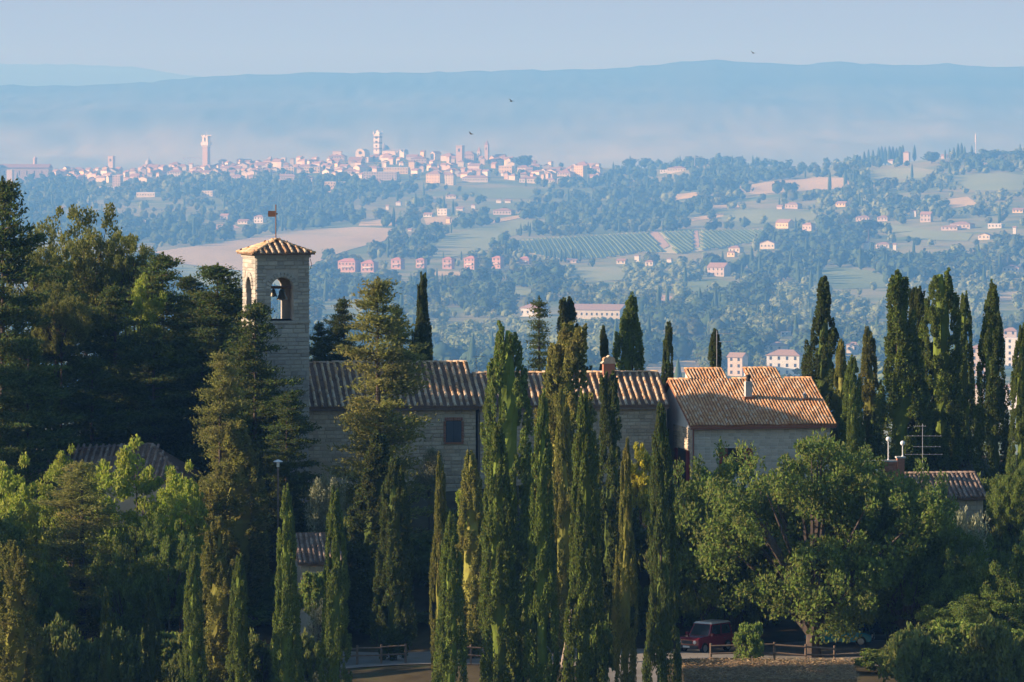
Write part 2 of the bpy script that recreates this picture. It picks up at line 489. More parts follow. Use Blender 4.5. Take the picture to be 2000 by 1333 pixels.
    vs = earth('vineyard_soil', [(.3, (.44, .43, .24)), (.7, (.54, .51, .31))], .02)
    field('vineyard_ground', 'pale ground between the vineyard rows', vine, vs); FIELD_POLYS.append(vine)
    for lb, p in (('bare brown break between vineyard blocks, wider one', [(1268,455),(1284,454),(1308,482),(1296,488)]),
                  ('narrow bare brown break between vineyard blocks', [(1355,452),(1363,452),(1366,484),(1357,485)])):
        field('field', lb, p, soil, lift=1.4, nx=14)
    rows = []
    d0 = pix_ground(1050, 506); d1 = pix_ground(1300, 450)
    for k in range(110):
        # rows run up the slope at an angle
        x0 = -156 + k * 8.6
        pts = [(x0 + t * -31, d0 - 104 + t * (d1 - d0 + 208)) for t in np.linspace(0, 1, 42)]
        seg = []
        for x, d in pts:
            px = 1000 + F * x / d; z = gz(x, d); py = HY - F * z / d
            if inside(px, py, vine) and not (1266 < px + (py - 454) * -.75 < 1288) and not (1355 < px < 1366):
                seg.append((x, d, z))
            else:
                if len(seg) > 1: rows.append(seg)
                seg = []
        if len(seg) > 1: rows.append(seg)
    V = []; Fc = []
    for seg in rows:
        b = len(V)
        for (x, d, z) in seg:
            hh = 3.2 + random.random() * 1.0; ww = 1.4 + random.random() * .4
            V += [(x - ww, d, z + .3), (x + ww, d, z + .3), (x + ww * .7, d, z + hh), (x - ww * .7, d, z + hh)]
        for i in range(len(seg) - 1):
            a = b + i * 4
            for q in range(4): Fc.append((a + q, a + (q + 1) % 4, a + 4 + (q + 1) % 4, a + 4 + q))
        Fc.append((b, b+1, b+2, b+3)); e = b + (len(seg) - 1) * 4; Fc.append((e, e+1, e+2, e+3))
    vm = leafmat('vine_leaves', (.09, .14, .05), (.14, .20, .08), trans=.2)
    o = link('vines', mesh_np('vines', V, np.array(Fc), [vm])); tag(o, 'green vine rows running up the vineyard slope', 'vines', kind='stuff')
# ------------------------------------------------------------------ woods of the valley
def ico(sub=1):
    import bmesh
    bm = bmesh.new(); bmesh.ops.create_icosphere(bm, subdivisions=sub, radius=1.0)
    v = np.array([x.co[:] for x in bm.verts]); f = np.array([[q.index for q in p.verts] for p in bm.faces]); bm.free()
    return v, f

ICO1, ICO2 = ico(1), ico(2)

def crowns(trees, rng, fine=False):
    """trees: rows (x,y,z,height,width,kind) -> verts, faces; every crown is a heap of rough lobes"""
    V, Fc, off = [], [], 0
    iv, fi = ICO1
    iv2, fi2 = ICO2
    for x, y, z, h, w, k in trees:
        if k == 1:      # cypress: a narrow flame
            t = iv2.copy(); a = np.arctan2(t[:, 1], t[:, 0])
            t = t * (1 + rng.normal(0, .10, (len(t), 1)))
            zz = (t[:, 2] + 1) / 2
            rad = np.clip(1 - zz, 0, 1) ** .45 * 1.15
            t[:, 0] = np.cos(a) * w / 2 * rad * np.hypot(iv2[:, 0], iv2[:, 1]) ** .35
            t[:, 1] = np.sin(a) * w / 2 * rad * np.hypot(iv2[:, 0], iv2[:, 1]) ** .35
            t[:, 2] = zz * h
            V.append(t + (x, y, z)); Fc.append(fi2 + off); off += len(t)
            continue
        # lobes, then leaf sprays on them
        nl = 6 if fine else 4
        L = []
        for q in range(nl):
            a = rng.uniform(0, 6.28); rr = rng.uniform(.12, .34) * w if q else 0
            s = rng.uniform(.22, .34) * w if q else .36 * w
            if k == 2: zz = h * rng.uniform(.70, .86); sz = h * .14       # umbrella pine
            else: zz = h * (rng.uniform(.32, .76) if q else .50); sz = s * rng.uniform(.8, 1.15)
            zz = min(zz, h - sz)
            L.append((math.cos(a) * rr, math.sin(a) * rr, max(zz, sz * .7), s, sz))
        t = iv * (1 + rng.normal(0, .16, (len(iv), 1)))
        c0 = L[0]
        t = t * (c0[3] * 1.05, c0[3] * 1.05, h * (.40 if k != 2 else .16)) + (x, y, z + (h * .46 if k != 2 else h * .8))
        V.append(t); Fc.append(fi + off); off += len(t)
        nq = 125 if fine else 42
        LL = np.array(L)[rng.integers(0, nl, nq)]
        n = rng.normal(size=(nq, 3)); n /= np.linalg.norm(n, axis=1)[:, None]
        c = LL[:, :3] + n * np.stack([LL[:, 3], LL[:, 3], LL[:, 4]], 1) * rng.uniform(.75, 1.05, (nq, 1)) + (x, y, z)
        u = np.cross(n, rng.normal(size=(nq, 3))); u /= np.linalg.norm(u, axis=1)[:, None]
        vv = np.cross(n, u) + n * rng.uniform(-.6, .6, (nq, 1))
        sq = w * rng.uniform(.10, .19, (nq, 1)) * (.62 if fine else 1.08)
        quad = np.stack([c - u * sq, c + vv * sq, c + u * sq * .8, c - vv * sq * .7], 1).reshape(-1, 3)
        i4 = np.arange(nq)[:, None] * 4 + off
        V.append(quad); Fc.append(np.concatenate([i4 + (0, 1, 2), i4 + (0, 2, 3)])); off += nq * 4
    return np.concatenate(V), np.concatenate(Fc)

TOWN = [(-20,330),(100,330),(200,330),(300,328),(400,322),(520,308),(640,296),(760,292),(900,294),(1000,300),(1060,318),(1190,324),(1195,350),
        (1120,362),(1000,362),(900,372),(820,365),(740,372),(690,362),(600,352),(480,352),(380,350),(300,366),(200,378),(150,365),(100,340),(-20,356)]
DARK = [[(950,470),(990,440),(1060,410),(1130,398),(1250,400),(1330,410),(1350,425),(1300,440),(1200,452),(1050,462)],
        [(0,360),(160,340),(170,400),(110,425),(0,425)],
        [(380,375),(500,360),(600,365),(690,385),(690,420),(600,445),(520,440),(400,405)],
        [(1180,330),(1250,312),(1400,300),(1560,318),(1620,330),(1560,345),(1440,358),(1400,395),(1330,380),(1200,375)],
        [(1480,480),(1560,455),(1700,465),(1720,520),(1600,522),(1480,530)],
        [(1690,500),(1790,500),(1790,550),(1690,545)],
        [(600,540),(740,545),(760,580),(650,590),(600,580)],
        [(900,575),(1010,580),(1000,620),(900,615)],
        [(360,455),(425,455),(430,480),(330,485)]]
LIGHT = [[(1390,402),(1520,405),(1640,410),(1660,440),(1500,445),(1390,440)],
         [(1500,560),(1800,560),(2000,540),(2000,660),(1700,660),(1500,640)],
         [(820,600),(1000,620),(1180,640),(1180,720),(820,720)],
         [(610,580),(720,590),(700,640),(610,650)],
         [(1820,340),(2000,340),(2000,420),(1830,420)],
         [(1100,530),(1330,520),(1500,560),(1380,600),(1100,580)]]
HOUSE_KEEP = []   # (px, py_top, py_base, half width): trees stay out in front of houses

def make_woods():
    rng = np.random.default_rng(21)
    dark, mid, lite = [], [], []
    N = 17000
    PX = rng.uniform(-160, 2160, N); PY = 300 + (830 - 300) * rng.beta(1.05, 1.5, N)
    in_field = np.zeros(N, bool)
    for p in FIELD_POLYS: in_field |= inside(PX, PY, p)
    in_town = inside(PX, PY, TOWN)
    in_dark = np.zeros(N, bool); in_lite = np.zeros(N, bool)
    for p in DARK: in_dark |= inside(PX, PY, p)
    for p in LIGHT: in_lite |= inside(PX, PY, p)
    ds = np.linspace(1250 * FS, 5900 * FS, 1000)
    DI = np.full(N, -1.0)
    for c0 in range(0, N, 2000):
        sl_ = slice(c0, min(N, c0 + 2000))
        zz = ground((PX[sl_, None] - 1000) / F * ds[None], np.broadcast_to(ds, (len(PX[sl_]), len(ds))))
        bel = (HY - PY[sl_, None]) / F * ds[None] <= zz
        DI[sl_] = np.where(bel.any(1), ds[bel.argmax(1)], -1)
    for i in range(N):
        px, py = PX[i], PY[i]
        if in_field[i] or DI[i] < 0: continue
        if in_town[i] and rng.random() > .10: continue
        if py > 735 and rng.random() < .55: continue
        d = float(DI[i]) + rng.uniform(-6, 6)
        x = (px - 1000) / F * d
        # clumping
        cl = vnoise(np.array([x / 180.]), np.array([d / 490.]), 5)[0]
        if not in_dark[i] and cl < .43 and rng.random() < .82: continue
        h = rng.uniform(5, 11) * (.8 + .5 * cl) * FS
        if in_town[i]: h = rng.uniform(5, 9) * FS
        w = h * rng.uniform(.75, 1.2)
        k = 1 if rng.random() < (.07 if not in_lite[i] else .02) else 0
        if k == 1: h *= 1.35; w = h * .2
        if in_lite[i] and k == 0: h *= .62; w *= .72
        # leave the house fronts and the fields beyond free
        top = py - h * F / d
        skip = False
        for (hx, ht, hb, hw) in HOUSE_KEEP:
            if abs(px - hx) < hw + w * F / d * .35 and py > hb - 1 and top < hb - (hb - ht) * .25: skip = True; break
        if skip: continue
        if not in_dark[i]:
            for p in FIELD_POLYS:
                if inside(px, py - .72 * h * F / d, p): skip = True; break
            if skip and rng.random() < .93: continue
        row = (x, d, gz(x, d) - .4, h, w, k)
        (dark if (in_dark[i] or k == 1 or (cl > .62 and not in_lite[i])) else lite if in_lite[i] or rng.random() < .28 else mid).append(row)
    specs = (('far_woodland', 'dark green woods covering the valley slopes', dark, leafmat('wood_dark', (.055, .092, .034), (.078, .118, .042), (.045, .078, .030), .006, trans=.1, coord='pos')),
             ('far_trees', 'mid green broadleaf trees spread over the valley', mid, leafmat('wood_mid', (.075, .118, .038), (.11, .155, .052), (.13, .15, .055), .006, trans=.15, coord='pos')),
             ('olive_groves', 'pale grey green olive groves and scrub on the valley slopes', lite, leafmat('wood_lite', (.15, .19, .085), (.21, .25, .12), (.16, .21, .08), .006, trans=.15, coord='pos')))
    for nm, lb, rows, mt in specs:
        near = [r for r in rows if r[1] < 2900 * FS]; farr = [r for r in rows if r[1] >= 2900 * FS]
        v1, f1 = crowns(farr, rng)
        if near:
            v2, f2 = crowns(near, rng, True); f = np.concatenate([f1, f2 + len(v1)]); v = np.concatenate([v1, v2])
        else: v, f = v1, f1
        o = link(nm, mesh_np(nm, v, f, [mt], smooth=True)); tag(o, lb, 'woods', kind='stuff')
        print(nm, len(rows), len(f))

# single trees one can tell apart in the valley
def make_valley_trees():
    rng = np.random.default_rng(5)
    mt = leafmat('far_tree_leaves', (.035, .062, .022), (.065, .10, .034), trans=.1)
    bark = flat('far_bark', (.10, .07, .05), .9)
    protos = {}
    def proto(k, v):
        if (k, v) in protos: return protos[(k, v)]
        if k == 'cypress': V, Fq = crowns([(0, 0, .04, .96, .22, 1)], np.random.default_rng(v))
        elif k == 'pine': V, Fq = crowns([(0, 0, 0, 1, 1.0, 2)] * 2, np.random.default_rng(v), True)
        else: V, Fq = crowns([(0, 0, .08, .92, .95, 0)] * 2, np.random.default_rng(v), True)
        cm = mesh_np(k + '_crown', V, Fq, [mt])
        tm = MB().tube([(0, 0, -.03), (0.01, 0, .35), (0, 0, .7)], [.035, .028, .01], 6).mesh(k + '_trunk', bark)
        protos[(k, v)] = (cm, tm); return protos[(k, v)]
    def put(k, px, py, hpx, label, group=None, wscale=1.0):
        d = pix_ground(px, py)
        if d is None:                      # on the crest
            ds = np.linspace(3600 * FS, 5600 * FS, 400); zz = ground((px - 1000) / F * ds, ds); d = float(ds[int(np.argmin(HY - F * zz / ds))])
        x = (px - 1000) / F * d; h = hpx * d / F
        nm = {'cypress': 'cypress_tree', 'pine': 'umbrella_pine', 'broad': 'broadleaf_tree'}[k]
        cm, tm = proto(k, int(rng.integers(0, 4)))
        e = empty(nm, (x, d, gz(x, d) - .1), rng.uniform(0, 6.28)); tag(e, label, nm.split('_')[-1], group)
        e.scale = (h * wscale, h * wscale, h)
        link('crown', cm, e); link('trunk', tm, e)
    for px, py, h in ((1635,320,14),(1657,322,16),(1668,325,24),(1680,325,22),(1688,325,30),(1696,324,32),(1705,324,32),(1716,322,36),(1722,322,38),(1729,321,36),
                      (1737,321,38),(1744,320,36),(1751,318,32),(1757,318,34),(1763,318,36)):
        put('cypress', px, py, h, 'dark cypress in the long row on the ridge crest beside the farmhouse', 'cypress row on the ridge crest', 1.25)
    for px, py, h in ((1786,314,32),):
        put('cypress', px, py, h, 'single tall dark cypress on the ridge crest just past the pink farmhouse', None, 1.2)
    for px, py, h in ((1846,312,20),(1855,311,22),(1863,311,24),(1871,311,32),(1878,311,33),(1884,311,26),(1898,311,28)):
        put('cypress', px, py, h, 'dark cypress in the clump beside the telecom mast on the ridge', 'cypress clump by the mast', 1.2)
    for px, py, h in ((1066,513,26),(1075,513,28),(1083,514,27),(1096,513,26),(1104,513,27),(1118,512,28),(1125,512,27),(1133,512,26)):
        put('cypress', px, py, h, 'blue green cypress standing at the lower edge of the vineyard', 'cypresses below the vineyard', 1.15)
    for px, py, h in ((986,512,26),(992,512,28),(998,512,29),(1004,512,29),(1010,512,27)):
        put('cypress', px, py, h, 'cypress in the tight clump between two red villas', 'cypress clump by the red villas', 1.1)
    for px, py, h in ((901,510,20),(917,508,18),(866,506,14)):
        put('cypress', px, py, h, 'small lone cypress rising behind the red villas', 'lone cypresses behind the villas', 1.1)
    for px, py, h in ((1772,364,22),(1700,366,16),(1790,378,22),(1840,372,18)):
        put('cypress', px, py, h, 'lone slim cypress among the olive terraces below the ridge', 'cypresses on the olive terraces', 1.0)
    put('pine', 1697, 474, 46, 'big round umbrella pine with a wide domed crown on the hillside', None, 1.1)
    put('broad', 849, 468, 36, 'round dark tree at the corner of the tan harvested field, larger one', None, 1.05)
    put('broad', 768, 474, 28, 'round dark tree at the end of the tan harvested field', None, 1.0)
    put('broad', 640, 514, 30, 'round tree beside the bell tower roof at the harvested field edge', None, 1.0)
    for px, py, h in ((1520,345,12),(1570,333,12),(1480,326,14),(1420,322,18),(1260,330,22),(1230,332,24),(1320,330,18),(1025,330,28),(1005,325,18),(1375,325,16)):
        put('broad', px, py, h, 'rounded tree on the wooded crest beyond the town', 'trees on the wooded crest', 1.3)
    for px, py, h in ((1820,320,24),(1935,314,22),(1955,313,18),(1975,314,20),(1995,315,20)):
        put('broad', px, py, h, 'spreading dark tree on the ridge crest near the mast', 'spreading trees on the mast ridge', 1.7)

# ------------------------------------------------------------------ houses of the valley and the hill town
def make_house_kit():
    K = {}
    K['white'] = surf('wall_white', [(.3, (.60, .60, .56)), (.7, (.70, .70, .66))], .3)
    K['cream'] = surf('wall_cream', [(.3, (.54, .50, .40)), (.7, (.63, .59, .49))], .3)
    K['yellow'] = surf('wall_yellow', [(.3, (.66, .50, .27)), (.7, (.74, .60, .36))], .3)
    K['pink'] = surf('wall_pink', [(.3, (.47, .40, .34)), (.7, (.56, .49, .42))], .3)
    K['red'] = surf('wall_red', [(.3, (.41, .26, .22)), (.7, (.49, .33, .28))], .3)
    K['brick'] = surf('wall_brick', [(.3, (.42, .33, .27)), (.7, (.51, .42, .35))], .3)
    K['stone'] = surf('wall_stone', [(.3, (.52, .47, .40)), (.7, (.62, .57, .50))], .3)
    K['roof'] = surf('roof_tile_far', [(.3, (.27, .17, .12)), (.7, (.37, .25, .19))], .9, per_piece=[(0, (.25, .16, .12)), (.5, (.36, .24, .18)), (1, (.33, .26, .21))])
    K['roof_red'] = surf('roof_tile_red', [(.3, (.40, .18, .14)), (.7, (.47, .24, .18))], .9)
    K['glass'] = flat('far_window', (.05, .055, .06), .3, .5)
    K['shutter'] = flat('far_shutter', (.12, .10, .08), .8)
    K['marble_d'] = flat('dark_marble', (.30, .31, .31), .6)
    K['marble'] = flat('pale_marble', (.78, .74, .68), .6)
    K['lead'] = flat('lead_roof', (.36, .38, .40), .6)
    K['steel'] = flat('painted_steel', (.75, .72, .70), .5)
    return K

def house(K, name, label, cat, px, py, wpx, hpx, rz=None, wall='cream', roof='hip', depth=.75, wins=True, group=None, d=None, storeys=None, roofmat='roof', keep=True, rise=None):
    """a house whose foot stands on the land at photo pixel (px, py); sizes in photo pixels turned to metres there"""
    if d is None:
        d = pix_ground(px, py)
        if d is None:
            ds = np.linspace(3600 * FS, 5700 * FS, 500); zz = ground((px - 1000) / F * ds, ds); d = float(ds[int(np.argmin(HY - F * zz / ds))])
    m = d / F; x = (px - 1000) * m
    z = min(gz(x, d), (HY - py) * m)
    top = (HY - (py - hpx)) * m
    w = wpx * m; hgt = top - z; dp = w * depth
    if rz is None: rz = random.uniform(-.6, .25)
    e = empty(name, (x, d, z), rz); tag(e, label, cat, group)
    # width seen from the viewer includes the turned side
    k = abs(math.cos(rz)) + depth * abs(math.sin(rz)); w /= k; dp /= k
    rs = rise if rise is not None else min(.28 * dp, hgt * .35)
    if roof == 'flat': rs = 1.0
    wt = hgt - rs
    x0, x1, y0, y1 = -w/2, w/2, -dp/2, dp/2
    gable = roof in ('gable', 'gable_front')
    b = MB()
    b.box(x0, x1, y0, y1, -6.0, wt)
    if roof == 'gable':      # ridge along x
        for xs in (x0, x1): pass
        b.poly([(x0,y0,wt),(x0,y1,wt),(x0,0,wt+rs*.97),(x1,y0,wt),(x1,y1,wt),(x1,0,wt+rs*.97)], [(0,1,2),(3,5,4),(0,2,5,3),(1,4,5,2)])
    elif roof == 'gable_front':
        b.poly([(x0,y0,wt),(x1,y0,wt),(0,y0,wt+rs*.97),(x0,y1,wt),(x1,y1,wt),(0,y1,wt+rs*.97)], [(0,1,2),(3,5,4),(0,2,5,3),(1,4,5,2)])
    b.build('wall', K[wall], e)
    o = .9; r = MB(); th = .6
    if roof == 'hip':
        a = min(dp, w) / 2
        if w >= dp: rp = [(x0+a*.9, 0), (x1-a*.9, 0)]
        else: rp = [(0, y0+a*.9), (0, y1-a*.9)]
        c = [(x0-o,y0-o),(x1+o,y0-o),(x1+o,y1+o),(x0-o,y1+o)]
        v = [(p[0],p[1],wt-.05) for p in c] + [(p[0],p[1],wt+th*.6) for p in c] + [(rp[0][0],rp[0][1],wt+rs),(rp[1][0],rp[1][1],wt+rs)]
        if w >= dp: fs = [(0,3,2,1),(0,1,5,4),(1,2,6,5),(2,3,7,6),(3,0,4,7),(4,5,9,8),(5,6,9),(6,7,8,9),(7,4,8)]
        else: fs = [(0,3,2,1),(0,1,5,4),(1,2,6,5),(2,3,7,6),(3,0,4,7),(4,5,8),(5,6,9,8),(6,7,9),(7,4,8,9)]
        r.poly(v, fs)
    elif roof == 'flat':
        r.box(x0-.2, x1+.2, y0-.2, y1+.2, wt+.002, wt+rs)
    elif roof == 'gable':
        for s in (-1, 1):
            ye = s * (dp/2 + o); ze = wt - rs * o / (dp/2)
            r.hexa([(x0-o,0,wt+rs),(x1+o,0,wt+rs),(x1+o,ye,ze),(x0-o,ye,ze),(x0-o,0,wt+rs+th),(x1+o,0,wt+rs+th),(x1+o,ye,ze+th),(x0-o,ye,ze+th)])
    else:
        for s in (-1, 1):
            xe = s * (w/2 + o); ze = wt - rs * o / (w/2)
            r.hexa([(0,y0-o,wt+rs),(0,y1+o,wt+rs),(xe,y1+o,ze),(xe,y0-o,ze),(0,y0-o,wt+rs+th),(0,y1+o,wt+rs+th),(xe,y1+o,ze+th),(xe,y0-o,ze+th)])
    r.build('roof', K['steel'] if roof == 'flat' else K[roofmat], e)
    if wins:
        ns = storeys or max(1, int(wt / 6.0))
        nx = max(2, int(w / 6.5)); ww, wh = min(2.4, w / nx * .42), 3.2
        wm = bpy.data.meshes.get('far_window_mesh') or MB().box(-.5, .5, -.06, .06, 0, 1).mesh('far_window_mesh', K['glass'])
        for s in range(ns):
            zb = wt * (s + .38) / ns
            for q in range(nx):
                xx = x0 + w * (q + .5) / nx
                link('window', wm, e, (xx, y0 - .02, zb), (0, 0, 0), (ww, 1, min(wh, wt / ns * .5)))
        ny = max(1, int(dp / 8))
        for s in range(ns):
            zb = wt * (s + .38) / ns
            for q in range(ny):
                yy = y0 + dp * (q + .5) / ny
                side = x0 - .02 if rz < .05 else x1 + .02
                link('window', wm, e, (side, yy, zb), (0, 0, math.pi/2), (ww, 1, min(wh, wt / ns * .5)))
    if keep: HOUSE_KEEP.append((px, py - hpx, py, wpx / 2))
    return e, d, m, wt, w, dp

def make_valley_houses(K):
    R = random.Random(3)
    # the row of red villas
    V = [(682,532,44,27,'long pink red villa with rows of white framed windows, widest of the red villas'),
         (722,532,34,24,'pink red villa next to the widest red villa'),
         (777,526,27,23,'square red villa with hipped roof standing second past the widest villa'),
         (823,524,22,20,'small red villa with hipped roof between two wider gaps in the row'),
         (876,526,24,24,'red villa with overhanging pyramid roof in the middle of the villa row'),
         (921,527,30,27,'tall red villa with broad pyramid roof and pale balcony'),
         (973,525,24,25,'slim red villa beside the tight clump of cypresses'),
         (1026,516,24,15,'low red villa half hidden beyond the cypress clump')]
    for i, (px, py, w, h, lb) in enumerate(V):
        e, d, m, wt, ww, dp = house(K, 'villa', lb, 'villa', px, py, w, h, R.uniform(-.55, -.3), 'red', 'hip', .8 if i else .55, True, 'red villas in a row', roofmat='roof_red')
        # balcony slab and rail
        MB().box(-ww*.3, ww*.3, -dp/2-2.2, -dp/2-.003, wt*.45, wt*.45+1.8).build('balcony', K['white'] if i % 2 else K['pink'], e)
    H = [ # px, base row, width, height, turn, wall, roof, label
     (1170,622,118,27,-.32,'cream','gable','long cream farm block with brown roof and window row behind the cypresses'),
     (1043,618,56,25,-.4,'white','hip','white house beside the thin fir behind the tiled church roof'),
     (1535,735,76,52,-.35,'white','hip','big white apartment house with brown roof beyond the orange tiled roof'),
     (1519,702,40,34,-.4,'cream','hip','cream house with pink roof behind the big white apartment house'),
     (1441,735,40,45,-.5,'pink','gable','pink gabled house beside the rooftop aerial mast'),
     (1668,690,30,22,-.4,'cream','hip','cream house glimpsed between the tall cypresses beside the orange roof'),
     (1915,735,42,62,-.4,'pink','hip','pink apartment house glimpsed between two tall cypresses, lower floors hidden'),
     (1985,720,44,60,-.4,'white','flat','white flat roofed block glimpsed past the last tall cypress'),
     (1990,800,60,55,-.4,'white','hip','white house low in the valley past the last tall cypress'),
     (1975,668,36,28,-.4,'pink','hip','pink house with hipped roof above the white blocks past the cypresses'),
     (1910,790,40,40,-.4,'cream','hip','cream house low in the valley between two tall cypresses'),
     (1533,446,36,17,-.6,'yellow','gable','bright cream farmhouse above the vineyard end'),
     (1580,451,26,16,-.6,'pink','hip','small pink house beside the bright cream farmhouse'),
     (1550,408,34,13,-.5,'pink','hip','low pink house with hipped roof on the olive slope'),
     (1524,409,14,8,-.5,'pink','gable','tiny pink annexe beside the low pink house on the olive slope'),
     (1645,404,26,10,-.5,'yellow','gable','low yellow barn on the hillside among dark trees'),
     (1503,486,38,16,-.45,'cream','gable_front','white gabled house set in the dark wood below the vineyard'),
     (1438,494,30,14,-.5,'cream','hip','cream house with pink roof at the edge of the dark wood'),
     (1430,502,20,12,-.5,'yellow','hip','small yellow house just below the cream house at the wood edge'),
     (1404,540,46,26,-.5,'pink','gable','pink farmhouse with long roof below the vineyard trees'),
     (1215,516,22,10,-.4,'cream','gable','cream cottage among the trees below the vineyard'),
     (1270,520,20,12,-.4,'cream','hip','pale cottage between dark trees under the vineyard break'),
     (1308,513,12,9,-.4,'white','hip','small white cottage under the narrow vineyard break'),
     (1118,514,24,8,-.3,'pink','gable','low pink shed beside the cypresses below the vineyard'),
     (867,421,26,13,-.45,'white','flat','white box shaped farm building above the small yellow field'),
     (838,424,22,8,-.4,'white','gable','low white farm building beside the white box shaped one'),
     (876,437,10,12,-.4,'yellow','gable','tiny yellow house at the corner of the small yellow field'),
     (985,420,44,13,-.3,'pink','hip','long pink country house with hipped roof above the lane'),
     (975,397,12,8,-.3,'white','hip','tiny white house above the long pink country house'),
     (993,397,14,7,-.3,'white','gable','second tiny white house above the long pink country house'),
     (899,412,16,7,-.3,'white','gable','small white building between the farm and the pink country house'),
     (925,408,10,9,-.3,'white','hip','small white house on the wooded slope near the pink country house'),
     (779,402,12,9,-.3,'white','hip','small white house with a pale gable in the woods under the town'),
     (757,410,7,9,-.3,'white','gable','tiny white shed in the woods below the town'),
     (849,396,9,8,-.3,'white','hip','tiny pale house at the wood edge under the cathedral hill'),
     (883,388,24,8,-.3,'cream','hip','low cream house in the trees below the apartment tower slope'),
     (801,452,9,5,-.3,'white','gable','small white hut on the tan harvested field edge'),
     (440,430,20,12,-.4,'pink','gable','pink cottage with pale gable in the trees above the harvested field'),
     (477,438,26,9,-.4,'cream','gable','low cream barn under the weathervane flag'),
     (508,436,24,16,-.4,'white','hip','blue shaded white house beside the weathervane'),
     (408,384,28,11,-.35,'cream','flat','pale glasshouse roofed building in the woods under the town'),
     (121,414,10,9,-.4,'white','gable','lone white hut on the dark wooded slope'),
     (290,385,46,9,-.3,'cream','flat','low cream terrace wall building among the dark town gardens'),
     (1688,432,34,11,-.4,'pink','hip','pink house group among trees past the umbrella pine'),
     (1726,432,26,11,-.4,'pink','hip','pink house with long roof near the umbrella pine'),
     (1810,434,26,20,-.4,'pink','gable','pink farmhouse with two roof levels on the wooded hillside'),
     (1785,424,14,14,-.4,'white','hip','slim white house beside the pink farmhouse with two roof levels'),
     (1880,447,50,14,-.4,'pink','hip','long pink roofed house among the hillside trees'),
     (1946,446,34,9,-.4,'white','flat','flat white modern house on the wooded hillside'),
     (1858,450,40,10,-.4,'pink','hip','low pink roofed house in front of the long pink roofed house'),
     (1925,468,30,12,-.45,'cream','gable_front','cream gabled house low on the wooded hillside'),
     (1982,457,8,14,-.4,'white','gable','tiny white tower house by the flat white modern house'),
     (1692,488,12,16,-.4,'white','gable','slim white house in dark trees under the umbrella pine'),
     (1727,485,34,12,-.4,'cream','hip','cream house with flat brown roof under the umbrella pine'),
     (1748,490,8,14,-.4,'white','gable','tiny white gable end beside the cream house under the umbrella pine'),
     (1978,532,40,14,-.4,'stone','hip','grey stone farmhouse on the olive slope'),
     (1325,336,44,11,-.3,'cream','hip','long cream building on the wooded crest'),
     (1300,338,22,6,-.3,'white','flat','low white shed on the wooded crest'),
     (1771,312,14,16,-.4,'pink','hip','pink farmhouse at the end of the ridge cypress row'),
     (1845,310,14,8,-.4,'pink','gable','small pink house on the ridge beside the cypress clump'),
     (1740,318,12,6,-.4,'white','gable','tiny white hut under the ridge cypress row'),
     (1990,416,26,9,-.4,'yellow','gable','low yellow shed high on the hillside olive terraces'),
     (1535,656,20,8,-.4,'white','flat','small white roof among the woods above the orange tiled roof'),
     (1245,512,12,14,-.4,'white','hip','small white house in trees beside the cream cottage')]
    for px, py, w, h, rz, wl, rf, lb in H:
        house(K, 'house', lb, 'house', px, py, w, h, rz, wl, rf, .6 if w > 60 else .8, w >= 20)

